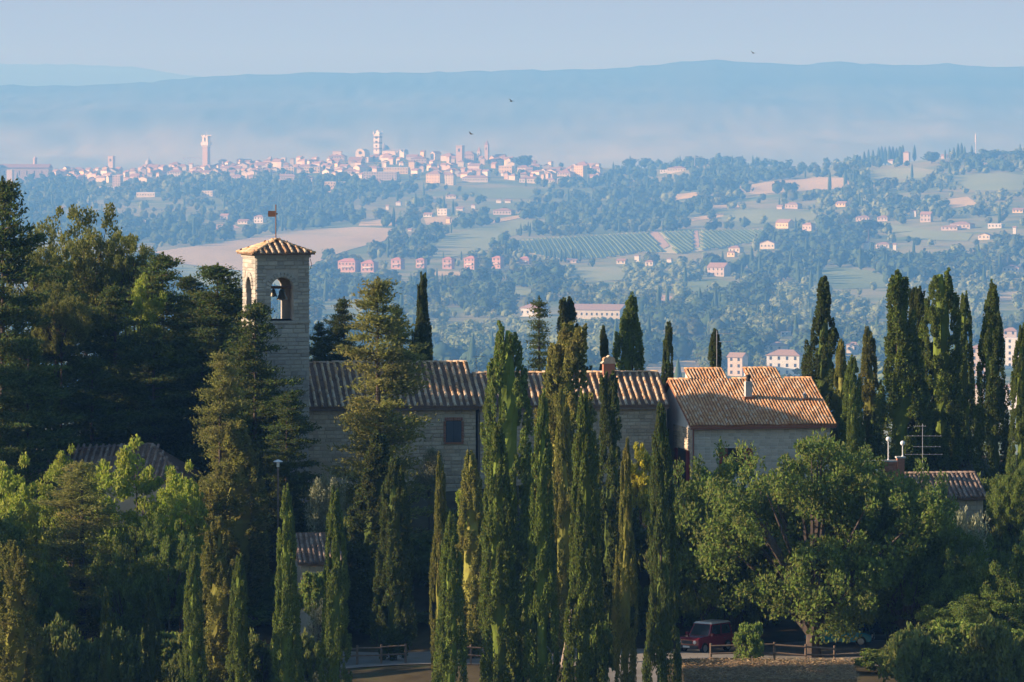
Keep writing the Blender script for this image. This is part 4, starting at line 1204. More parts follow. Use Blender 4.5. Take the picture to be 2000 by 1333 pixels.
def make_near_trees():
    bark = surf('bark', [(.3, (.05, .04, .032)), (.7, (.11, .085, .065))], 3.0, bmp=(9, .6, .05))
    bark_w = surf('bark_pale', [(.3, (.20, .16, .12)), (.7, (.34, .29, .23))], 3.0, bmp=(9, .6, .05))
    LM = {
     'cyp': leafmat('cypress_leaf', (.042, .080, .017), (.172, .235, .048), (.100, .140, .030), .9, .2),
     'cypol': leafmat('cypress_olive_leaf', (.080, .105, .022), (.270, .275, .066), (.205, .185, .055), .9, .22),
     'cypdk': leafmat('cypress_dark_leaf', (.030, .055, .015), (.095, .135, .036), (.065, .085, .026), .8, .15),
     'con': leafmat('cedar_leaf', (.024, .050, .014), (.090, .135, .034), None, 1, .2),
     'conol': leafmat('spruce_olive_leaf', (.075, .105, .025), (.255, .275, .070), (.220, .195, .065), .45, .28),
     'holm': leafmat('holm_oak_leaf', (.065, .092, .022), (.215, .245, .062), (.14, .16, .045), .5, .28),
     'oak': leafmat('oak_leaf', (.052, .098, .018), (.200, .280, .058), (.095, .145, .032), .5, .33),
     'lime': leafmat('bright_leaf', (.11, .20, .022), (.32, .42, .05), (.26, .30, .035), .6, .42),
     'olive': leafmat('olive_leaf', (.15, .17, .09), (.38, .40, .27), None, 1, .2),
     'yel':   leafmat('golden_leaf', (.30, .30, .03), (.62, .55, .06), (.22, .28, .03), .5, .4),
     'bush': leafmat('shrub_leaf', (.06, .09, .022), (.165, .21, .055), (.10, .135, .04), .8, .3),
    }
    CY = {}
    def cyp(v):
        if v in CY: return CY[v]
        kind, taper, tips, ragged, blunt, mat = {
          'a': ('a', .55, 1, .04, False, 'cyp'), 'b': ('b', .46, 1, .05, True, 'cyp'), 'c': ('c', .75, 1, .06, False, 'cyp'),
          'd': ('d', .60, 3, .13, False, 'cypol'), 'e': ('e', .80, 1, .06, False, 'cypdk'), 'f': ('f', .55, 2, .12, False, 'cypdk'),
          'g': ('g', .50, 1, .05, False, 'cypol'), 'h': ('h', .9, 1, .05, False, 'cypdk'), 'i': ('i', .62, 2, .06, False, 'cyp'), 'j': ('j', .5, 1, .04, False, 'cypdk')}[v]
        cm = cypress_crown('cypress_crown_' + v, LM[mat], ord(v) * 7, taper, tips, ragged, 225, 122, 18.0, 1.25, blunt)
        tm = trunk_mesh('cypress_trunk_' + v, 12, .20, bark, np.random.default_rng(ord(v)), .004)
        CY[v] = (cm, tm); return CY[v]
    R = random.Random(2)
    G = 'tall cypresses around the church'
    # variant, photo column, photo row of the tip, distance, width in photo pixels, label
    C = [
     ('j', 208, 1150, 278, 38, 'slim dark green cypress under the broad brown leaved tree'),
     ('j', 293, 1160, 279, 42, 'slim shaded cypress beside the cypress with a bright sunlit edge'),
     ('a', 378, 1082, 278, 50, 'slim cypress with a bright sunlit edge and shaded side'),
     ('d', 428, 1015, 285, 84, 'bushy olive brown cypress with a split tip'),
     ('a', 470, 1090, 282, 46, 'short dark cypress pressed against the bushy olive brown cypress'),
     ('d', 472, 828, 312, 118, 'big broad olive green cypress rising behind the bushy olive brown one'),
     ('a', 563, 958, 280, 54, 'slim sunlit green cypress standing alone before the small dark roof'),
     ('a', 650, 963, 280, 58, 'slim sunlit cypress under the silvery olive bush'),
     ('j', 768, 898, 300, 78, 'tall dark shaded cypress below the big spruce'),
     ('e', 738, 850, 309, 118, 'broad very dark cypress at the foot of the big spruce'),
     ('g', 861, 895, 285, 42, 'thin pointed cypress below the shuttered church window'),
     ('a', 877, 1012, 278, 62, 'sunlit green cypress with a neat tip beside the wooden rail fence'),
     ('g', 918, 890, 303, 76, 'drooping brownish cypress beside the round topped one'),
     ('b', 992, 646, 307, 92, 'tall thick cypress with rounded blunt top before the church roof'),
     ('a', 978, 835, 284, 74, 'lower cypress column growing against the thick round topped cypress'),
     ('a', 1060, 778, 284, 60, 'green cypress column just past the thick round topped one'),
     ('d', 1112, 640, 311, 128, 'wide olive cypress with three ragged tips before the church roof'),
     ('g', 1100, 765, 302, 56, 'golden brown cypress in front of the three tipped cypress'),
     ('a', 1138, 778, 283, 72, 'green cypress column with leaning bare trunk at its foot'),
     ('f', 1190, 735, 306, 76, 'very dark cypress leaning against the chimney end of the church'),
     ('g', 1222, 868, 282, 44, 'thin brownish cypress beside the golden shrub'),
     ('j', 1292, 798, 280, 64, 'tall dark cypress standing before the red shutters'),
     ('d', 22, 1062, 278, 96, 'bushy dark cypress with several tips under the bright yellow green tree'),
     ('e', 826, 541, 346, 48, 'single pointed cypress standing behind the church roof by the spruce'),
     ('f', 1108, 586, 347, 74, 'two pointed dark cypress behind the church roof'),
     ('h', 1176, 642, 348, 40, 'small dark cypress behind the gabled brick chimney'),
     ('c', 1235, 582, 348, 76, 'broad conical cypress behind the gabled brick chimney'),
     ('h', 1305, 634, 346, 44, 'narrow dark cone cypress at the start of the orange roof'),
     ('h', 1402, 648, 350, 58, 'dark cone cypress behind the rooftop aerial mast'),
     ('f', 1607, 546, 345, 82, 'ragged dark cypress just behind the end of the orange roof'),
     ('g', 1640, 668, 338, 42, 'short olive cypress beside the orange roof end'),
     ('a', 1662, 700, 334, 50, 'short green cypress close to the block wall corner'),
     ('g', 1697, 644, 342, 54, 'brown tinged cypress with blunt top beyond the orange roof'),
     ('a', 1668, 760, 330, 34, 'thin low cypress in front of the brown tinged one'),
     ('i', 1752, 538, 335, 108, 'huge wide cypress with twin tips above the two globe lamps'),
     ('f', 1790, 566, 339, 70, 'dark cypress pressed behind the huge twin tipped one'),
     ('b', 1838, 536, 338, 80, 'tall dense cypress above the big roof aerial'),
     ('a', 1887, 578, 341, 48, 'slender cypress between two tall dense ones above the small house'),
     ('c', 1944, 560, 335, 70, 'tall conical cypress past the small tiled house'),
     ('a', 1997, 640, 333, 46, 'cypress at the end of the row past the small tiled house'),
     ('b', 2062, 560, 334, 80, 'tall dense cypress continuing the row beyond the small tiled house'),
     ('f', 1860, 700, 345, 90, 'dark low cypress filling the row behind the slender one'),
     ('j', -60, 1000, 292, 80, 'dark cypress beyond the bushy many tipped one'),
    ]
    for v, px, py, d, w, lb in C:
        x = (px - 1000) / F * d; z0 = gz(x, d); H = (HY - py) / F * d - z0
        cm, tm = cyp(v)
        e = empty('cypress_tree', (x, d, z0), R.uniform(0, 6.28)); tag(e, lb, 'cypress', G)
        wr = w * d / F / 2 / 1.25
        link('crown', cm, e, (0, 0, H * .012), (0, 0, 0), (wr, wr, H / 18.15))
        link('trunk', tm, e, (0, 0, 0), (0, 0, 0), (1, 1, H / 18))
    # the leaning bare trunk at the foot of one cypress
    x = (1103 - 1000) / F * 297; z0 = gz(x, 297)
    o = MB().tube([(x - .15, 297, z0 - .3), (x + .1, 297, z0 + 1.2), (x + .45, 297, z0 + 3.4)], [.2, .15, .1], 8).build('leaning_tree', bark_w)
    tag(o, 'pale leaning bare trunk beside the path under the cypresses', 'tree')

    CO = {}
    def con(v):
        if v in CO: return CO[v]
        p = {'cedar': dict(mat='con', seed=3, H=18, R=4.4, layers=27, shape='cedar', dens=1.25, leaf=1.1),
             'cedar2': dict(mat='con', seed=14, H=18, R=4.8, layers=25, shape='cedar', dens=1.25, leaf=1.1),
             'dark': dict(mat='con', seed=8, H=18, R=4.2, layers=25, shape='pine', dens=1.25, leaf=1.1),
             'spruce': dict(mat='conol', seed=5, H=18, R=3.7, layers=24, shape='cedar', dens=1.2),
             'olive': dict(mat='conol', seed=29, H=18, R=4.0, layers=24, shape='cedar', dens=1.0),
             'thin': dict(mat='cypdk', seed=31, H=18, R=2.6, layers=24, shape='fir', dens=.8, core=False)}[v]
        mat = p.pop('mat')
        cm, limbs = conifer_crown('conifer_crown_' + v, LM[mat], p.pop('seed'), **p)
        tm = trunk_mesh('conifer_trunk_' + v, 17, .34, bark, np.random.default_rng(1), .006, limbs[::3])
        CO[v] = (cm, tm); return CO[v]
    T = [
     ('cedar', 5, 352, 324, 250, 'tall dark fir with layered boughs at the edge of the wood', 'fir tree'),
     ('cedar2', 318, 498, 338, 230, 'dark cedar with spreading boughs beside the bell tower wood', 'cedar'),
     ('cedar', 425, 518, 334, 250, 'dark cedar with drooping boughs next to the bell tower', 'cedar'),
     ('dark', 110, 530, 333, 230, 'dark dense conifer in the shade under the round topped oak', 'conifer'),
     ('cedar2', 498, 592, 322, 220, 'dark fir covering the lower bell tower', 'fir tree'),
     ('olive', 430, 688, 315, 170, 'sunlit olive green spruce below the dark cedars', 'spruce'),
     ('dark', 225, 560, 331, 210, 'dark conifer with broken boughs deep in the wood', 'conifer'),
     ('cedar', 55, 660, 320, 240, 'dark fir with one sunlit bough low in the wood', 'fir tree'),
     ('spruce', 738, 545, 318, 225, 'big sunlit spruce standing before the church roof', 'spruce'),
     ('dark', 672, 585, 345, 120, 'dark pine behind the church roof beside the spruce', 'pine tree'),
     ('dark', 622, 632, 346, 100, 'dark pine behind the church roof next to the bell tower', 'pine tree'),
     ('dark', 778, 600, 343, 90, 'dark pine behind the big sunlit spruce', 'pine tree'),
     ('thin', 1053, 583, 344, 88, 'sparse thin fir standing behind the church roof', 'fir tree'),
     ('olive', 160, 902, 303, 230, 'broad brown green conifer with heavy drooping boughs below the low tiled house', 'conifer'),
     ('cedar2', 560, 770, 318, 170, 'dark fir in the shade before the church wall', 'fir tree'),
     ('dark', 300, 640, 328, 200, 'shaded conifer below the sunlit boughs of the wood', 'conifer'),
     ('cedar', 395, 640, 329, 200, 'dark conifer between the two cedars', 'conifer'),
     ('cedar2', 180, 700, 325, 220, 'deep green conifer above the low tiled house', 'conifer'),
     ('dark', 470, 640, 326, 190, 'dark conifer hugging the shaded side of the bell tower', 'conifer'),
     ('cedar', 372, 540, 341, 190, 'dark cedar behind the two spreading cedars', 'cedar'),
     ('dark', 462, 565, 336, 150, 'slim dark conifer filling the gap beside the belfry', 'conifer'),
     ('dark', -90, 520, 330, 230, 'dark conifer continuing the wood beyond the tall fir', 'conifer'),
     ('cedar', -230, 560, 318, 260, 'dark cedar on the slope beyond the tall fir', 'cedar'),
    ]
    for v, px, py, d, w, lb, cat in T:
        x = (px - 1000) / F * d; z0 = gz(x, d); H = (HY - py) / F * d - z0
        cm, tm = con(v)
        Rm = {'cedar': 4.4, 'cedar2': 4.8, 'dark': 4.2, 'spruce': 3.7, 'olive': 4.0, 'thin': 2.6}[v]
        k = w * d / F / 2 / Rm
        e = empty(cat.replace(' ', '_') if cat.endswith('tree') else cat + '_tree', (x, d, z0), R.uniform(0, 6.28)); tag(e, lb, cat, 'conifers of the wood')
        link('crown', cm, e, (0, 0, 0), (0, 0, 0), (k, k, H / 18.2)); link('trunk', tm, e, (0, 0, 0), (0, 0, 0), (k, k, H / 18.2))

    BR = {}
    def bro(v):
        if v in BR: return BR[v]
        p = {'oak': dict(mat='oak', seed=4, H=10, RX=5.6, n_clump=420, per=135, leaf=.175, cr=.74, z_low=.22, hollow=.65),
             'oak2': dict(mat='oak', seed=17, H=10, RX=5.2, n_clump=380, per=130, leaf=.185, cr=.66, z_low=.16, hollow=.65),
             'holm': dict(mat='holm', seed=23, H=10, RX=4.0, n_clump=260, per=115, leaf=.17, cr=.6, z_low=.2, hollow=.7),
             'lime': dict(mat='lime', seed=9, H=10, RX=3.4, n_clump=210, per=110, leaf=.20, cr=.60, z_low=.05, hollow=.5, flat=1.0),
             'olive': dict(mat='olive', seed=12, H=4, RX=2.0, n_clump=100, per=85, leaf=.17, cr=.5, z_low=.12, spiky=.3),
             'yel': dict(mat='yel', seed=13, H=5, RX=1.3, n_clump=90, per=80, leaf=.19, cr=.36, z_low=.05, flat=1.5),
             'bush': dict(mat='bush', seed=15, H=3, RX=1.9, n_clump=75, per=85, leaf=.20, cr=.5, z_low=.05),
             'bush2': dict(mat='oak', seed=16, H=3, RX=1.8, n_clump=70, per=85, leaf=.22, cr=.5, z_low=.05)}[v]
        mat = p.pop('mat'); p2 = dict(p)
        cm, limbs = broad_crown('leaf_crown_' + v, LM[mat], p2.pop('seed'), **p2)
        tm = trunk_mesh('leaf_trunk_' + v, p['H'] * .62, .06 * p['RX'] + .05, bark, np.random.default_rng(2), .01)
        lb_ = MB()
        for l in limbs: lb_.tube(l[0], l[1], 5)
        BR[v] = (cm, tm, p['H'], p['RX'], lb_.mesh('leaf_branches_' + v, bark)); return BR[v]
    B = [ # variant, column, top row, distance, width px, label, category, base row (None: on the land)
     ('holm', 168, 408, 347, 210, 'round topped olive green holm oak above the dark wood', 'oak', None),
     ('holm', 262, 462, 345, 120, 'smaller olive green oak beside the round topped holm oak', 'oak', None),
     ('holm', 75, 455, 341, 130, 'dark olive oak between the tall fir and the round topped oak', 'oak', None),
     ('lime', 265, 548, 334, 150, 'bright green tree lit among the dark conifers', 'tree', None),
     ('holm', 120, 555, 328, 110, 'grey green oak top in the middle of the dark wood', 'oak', None),
     ('lime', 275, 872, 309, 230, 'bright yellow green tree before the low tiled house', 'tree', None),
     ('lime', 355, 915, 306, 150, 'yellow green tree beside the olive green spruce', 'tree', None),
     ('lime', 30, 905, 308, 190, 'bright yellow green tree under the dark fir with the sunlit bough', 'tree', None),
     ('lime', 140, 882, 312, 130, 'small bright green treetop before the low tiled roof end', 'tree', None),
     ('oak', 1588, 866, 301, 480, 'huge spreading oak shading the parked cars', 'oak', None),
     ('oak2', 1432, 900, 307, 270, 'rounded oak below the block walled house', 'oak', None),
     ('oak2', 1672, 898, 317, 250, 'leafy oak beside the huge spreading one under the globe lamps', 'oak', None),
     ('oak2', 1378, 930, 305, 190, 'leafy oak beside the dark cypress and the red car', 'oak', None),
     ('oak2', 1738, 925, 306, 250, 'dense oak in front of the brick terrace', 'oak', None),
     ('oak2', 1490, 1040, 311, 240, 'shaded oak on the bank behind the red car', 'oak', None),
     ('oak', 1770, 1000, 304, 290, 'shaded oak below the small tiled house', 'oak', None),
     ('olive', 1878, 1000, 312, 110, 'silvery olive tree below the small tiled house', 'olive tree', None),
     ('oak2', 1985, 905, 318, 110, 'light green tree at the end of the cypress row', 'tree', None),
     ('oak2', 1960, 1055, 300, 190, 'green leafy tree under the silvery olive', 'tree', None),
     ('oak', 1915, 1150, 299, 250, 'broad dark green tree low beside the thatched shelter', 'tree', None),
     ('olive', 640, 930, 312, 84, 'silvery white olive bush below the church wall', 'olive tree', None),
     ('olive', 838, 876, 322, 60, 'pale green bush at the foot of the church wall', 'bush', None),
     ('yel', 1250, 868, 318, 52, 'golden yellow green shrub against the church wall', 'shrub', None),
     ('lime', 918, 940, 308, 50, 'bright green sapling behind the drooping brownish cypress', 'tree', None),
     ('bush2', 1464, 1218, 293, 62, 'small sunlit bush beside the rail fence and red car', 'bush', None),
     ('bush', 338, 1280, 284, 70, 'leafy sunlit bush at the foot of the slim cypresses', 'bush', None),
     ('olive', 628, 1178, 298, 90, 'grey green bush between the two slim sunlit cypresses', 'bush', None),
     ('bush2', 690, 1010, 311, 90, 'brownish leafy bush beside the small dark roof', 'bush', None),
     ('bush2', 612, 1118, 300, 70, 'leafy bush hiding the front of the stone shed', 'bush', None),
     ('oak2', 250, 1050, 300, 170, 'shaded leafy tree behind the slim dark cypresses', 'tree', None),
     ('oak2', 1880, 1075, 301, 170, 'rounded green tree between the silvery olive and the lane', 'tree', None),
     ('oak2', 60, 1090, 299, 170, 'shaded leafy tree beneath the bright yellow green one', 'tree', None),
     ('oak2', 330, 1020, 301, 120, 'leafy tree hanging over the slim cypresses', 'tree', None),
     ('oak', -110, 940, 300, 320, 'large oak on the slope beyond the bushy cypress', 'oak', None),
     ('oak', -290, 900, 296, 360, 'large spreading oak further along the slope', 'oak', None),
     ('oak2', -240, 1120, 284, 300, 'leafy oak low on the slope beyond the bushy cypress', 'oak', None),
     ('oak', 2120, 980, 305, 260, 'large oak continuing the wood past the light green tree', 'oak', None),
    ]
    for v, px, py, d, w, lb, cat, _ in B:
        x = (px - 1000) / F * d; z0 = gz(x, d); H = (HY - py) / F * d - z0
        cm, tm, h0, rx, bm_ = bro(v)
        k = w * d / F / 2 / rx
        e = empty((cat + '_tree').replace(' ', '_').replace('tree_tree', 'tree').replace('bush_tree', 'bush').replace('shrub_tree', 'shrub').replace('olive_tree_tree', 'olive_tree'), (x, d, z0), R.uniform(0, 6.28))
        tag(e, lb, cat, 'broadleaf trees and bushes on the bank')
        kz = H / h0
        # a tall stem carries a crown of its own proportion
        cz = min(kz, k * {'holm': 1.15, 'lime': 1.25}.get(v, 1.7 if w < 200 else 2.4)); up = max(0, H - cz * h0)
        for nm_, me_ in (('crown', cm), ('branches', bm_)): link(nm_, me_, e, (0, 0, up), (0, 0, 0), (k, k, cz))
        link('trunk', tm, e, (0, 0, 0), (0, 0, 0), (k, k, (up + cz * h0 * .62) / (h0 * .62)))
    # bushes along the near side of the lane
    for i, (px, py, w, v) in enumerate(((10,1180,170,'bush'),(110,1160,150,'bush2'),(160,1300,120,'bush'),(255,1150,130,'bush2'),(250,1310,110,'bush'),(330,1180,120,'bush'),(505,1180,120,'bush2'),(530,1295,90,'bush'),(600,1280,90,'olive'),
                                     (715,1180,110,'bush2'),(800,1195,100,'bush'),(925,1200,90,'bush2'),(1020,1210,100,'bush'),(1165,1215,80,'bush2'),(1240,1130,90,'bush'),(1330,1130,110,'bush2'),(1800,1230,150,'bush'),(1730,1270,120,'bush2'),(1860,1270,140,'bush'),(-20,1230,150,'bush'),(70,1240,140,'bush'),(0,1255,150,'bush2'),(130,1215,140,'bush'),(60,1290,130,'bush'),(200,1225,130,'bush'),(300,1300,110,'bush'),(270,1230,120,'bush'),(400,1305,90,'bush'),(345,1235,120,'bush2'),(480,1300,100,'bush'),(430,1225,120,'bush'),(1880,1215,150,'bush2'),(510,1240,110,'bush'),(1975,1280,150,'bush'),(1950,1215,150,'bush'),(2000,1230,120,'bush2'),(600,1240,80,'bush'),(1790,1225,120,'bush'),(560,1245,90,'bush2'))):
        d = (294.5 if (px < 700 or px > 1700) and i % 2 else 288) if py > 1200 else 311; x = (px - 1000) / F * d; z0 = gz(x, d); H = (HY - py) / F * d - z0
        cm, tm, h0, rx, bm_ = bro(v); k = w * d / F / 2 / rx
        e = empty('shrub', (x, d, z0), R.uniform(0, 6.28)); tag(e, {'bush': 'bushy green shrub', 'bush2': 'light leafy shrub', 'olive': 'grey green shrub'}[v] + (' across the lane ' if d > 300 else ' beside the lane ') + near_mark(px), 'shrub', 'shrubs along the lane')
        for nm_, me_ in (('crown', cm), ('branches', bm_)): link(nm_, me_, e, (0, 0, 0), (0, 0, 0), (k, k, H / h0))
        link('trunk', tm, e, (0, 0, 0), (0, 0, 0), (k, k, H / h0))
    # shrubs clothing the bank under the trees
    n = 0
    for _ in range(400):
        if n >= 70: break
        d = R.uniform(309, 329); px = R.uniform(-80, 2080); x = (px - 1000) / F * d
        if 600 < px < 1660 and d > 321: continue
        if 1180 < px < 1720 and d < 316: continue
        v = R.choice(['bush', 'bush', 'bush2']); cm, tm, h0, rx, bm_ = bro(v); k = R.uniform(.7, 1.25)
        e = empty('shrub', (x, d, gz(x, d) - .1), R.uniform(0, 6.28)); tag(e, ('glossy' if v == 'bush2' else 'rounded') + (' large' if k > 1.05 else ' small' if k < .85 else '') + ' dark green shrub on the bank ' + near_mark(px), 'shrub', 'shrubs on the bank')
        link('crown', cm, e, (0, 0, 0), (0, 0, 0), (k, k, k)); link('trunk', tm, e, (0, 0, 0), (0, 0, 0), (k, k, k)); n += 1
# ------------------------------------------------------------------ church, bell tower, houses
def np_copies(unit_v, unit_f, mats4):
    """join transformed copies of one small mesh"""
    V, Fc, o = [], [], 0
    for M in mats4:
        A = np.array(M)
        V.append(unit_v @ A[:3, :3].T + A[:3, 3]); Fc += [tuple(i + o for i in f) for f in unit_f]; o += len(unit_v)
    return np.concatenate(V), Fc

def place_pieces(name, me, parent, placements, limit=300, rest=None):
    """placements: (loc, rot, scale); the first ones are objects of their own, what is past the limit is joined"""
    for loc, rot, sc in placements[:limit]: link(name, me, parent, loc, rot, sc)
    left = placements[limit:]
    if left:
        from mathutils import Euler
        uv = np.array([v.co[:] for v in me.vertices]); uf = [tuple(p.vertices) for p in me.polygons]
        M = [Matrix.LocRotScale(Vector(l), Euler(r), Vector(s)) for l, r, s in left]
        V, Fc = np_copies(uv, uf, M)
        m2 = bpy.data.meshes.new(rest or name); m2.from_pydata([tuple(v) for v in V], [], Fc); m2.materials.append(me.materials[0]); m2.update()
        o = link(rest or name + '_remainder', m2, parent); o['kind'] = 'stuff'

def stone_unit(name, mat, seed=0):
    """a rough block: unit size, worn front edges; front looks along -y"""
    r = random.Random(seed); c = .07
    b = [(-.5, .5, -.5), (.5, .5, -.5), (.5, .5, .5), (-.5, .5, .5)]
    m = [(-.5, -.15, -.5), (.5, -.15, -.5), (.5, -.15, .5), (-.5, -.15, .5)]
    f = [(-.5 + c, -.5 + r.uniform(0, .2), -.5 + c * 1.6), (.5 - c, -.5 + r.uniform(0, .2), -.5 + c * 1.6), (.5 - c, -.5 + r.uniform(0, .2), .5 - c * 1.6), (-.5 + c, -.5 + r.uniform(0, .2), .5 - c * 1.6)]
    V = b + m + f; Fc = [(8, 9, 10, 11)]
    for i in range(4):
        j = (i + 1) % 4
        Fc += [(i, j, 4 + j, 4 + i), (4 + i, 4 + j, 8 + j, 8 + i)]
    me = bpy.data.meshes.new(name); me.from_pydata(V, [], Fc); me.materials.append(mat); me.update()
    return me

def stone_rows(x0, x1, z0, z1, course, lens, rng, holes=(), jitter=.25, gap=.025):
    """list of (x, z, w, h) rectangles of a coursed wall, clear of the holes"""
    out = []; z = z0
    while z < z1 - .05:
        h = min(course * (1 + rng.uniform(-jitter, jitter)), z1 - z)
        if z1 - z - h < course * .4: h = z1 - z
        x = x0
        while x < x1 - .02:
            w = rng.uniform(*lens)
            if x1 - x - w < lens[0] * .5: w = x1 - x
            a, b = x, x + w
            ok = True
            for (hx0, hx1, hz0, hz1) in holes:
                if b > hx0 + .01 and a < hx1 - .01 and z + h > hz0 + .01 and z < hz1 - .01:
                    if a < hx0 - .12: b = hx0
                    elif b > hx1 + .12: a = hx1
                    else: ok = False
            if ok and b - a > .06: out.append(((a + b) / 2, z + h / 2, b - a - gap, h - gap))
            x += w
        z += h
    return out

def tile_unit(name, mat, L=.44, r0=.105, r1=.085, n=5, sag=0):
    V = []; Fc = []
    for (y, r) in ((0, r0), (L, r1)):
        for k in range(n + 1):
            a = math.pi * k / n
            V.append((r * math.cos(a), y, r * math.sin(a) * .9 - .01))
    for k in range(n): Fc.append((k, k + 1, n + 2 + k, n + 1 + k))
    Fc.append(tuple(range(n, -1, -1)))
    me = bpy.data.meshes.new(name); me.from_pydata(V, [], Fc); me.materials.append(mat)
    me.polygons.foreach_set('use_smooth', [True] * n + [False]); me.update()
    return me

def slope_tiles(x0, x1, ye, ze, yr, zr, spacing, course, rng, lift=.035, keep=None, wob=.03):
    """cover tiles in rows running up a slope from the eave line to the ridge line"""
    th = math.atan2(zr - ze, yr - ye); ln = math.hypot(zr - ze, yr - ye)
    out = []; n = max(1, int((x1 - x0) / spacing))
    for i in range(n):
        x = x0 + (x1 - x0) * (i + .5) / n + rng.uniform(-wob, wob)
        m = int(ln / course)
        for k in range(m):
            s = k * course
            y = ye + math.cos(th) * s; z = ze + math.sin(th) * s + .022 * math.sin(x * 1.9 + k * .35) + .012 * math.sin(x * 5.3 - k)
            if keep and not keep(x, y): continue
            out.append(((x + rng.uniform(-wob, wob) * .6, y - math.sin(th) * lift, z + math.cos(th) * lift + (k % 2) * .004), (th + rng.uniform(-.02, .02) + .03, 0, rng.uniform(-.04, .04)), (rng.uniform(.92, 1.08), 1, rng.uniform(.9, 1.1))))
    return out

def slab(x0, x1, ye, ze, yr, zr, th=.14):
    return MB().hexa([(x0,ye,ze-th),(x1,ye,ze-th),(x1,yr,zr-th),(x0,yr,zr-th),(x0,ye,ze),(x1,ye,ze),(x1,yr,zr),(x0,yr,zr)])

def arch_panel(w, z0, z1, a, b, zs, th, y0=0.0):
    """wall panel w wide with an arched opening a..b springing at zs; lies in the xz plane, thickness along +y"""
    m = MB()
    m.box(0, a, y0, y0 + th, z0, z1); m.box(b, w, y0, y0 + th, z0, z1)
    r = (b - a) / 2; c = (a + b) / 2; n = 10
    for i in range(n):
        t0, t1 = math.pi * i / n, math.pi * (i + 1) / n
        xa, xb = c - r * math.cos(t0), c - r * math.cos(t1); za, zb = zs + r * math.sin(t0), zs + r * math.sin(t1)
        m.hexa([(xa, y0, za), (xb, y0, zb), (xb, y0 + th, zb), (xa, y0 + th, za), (xa, y0, z1), (xb, y0, z1), (xb, y0 + th, z1), (xa, y0 + th, z1)])
    return m

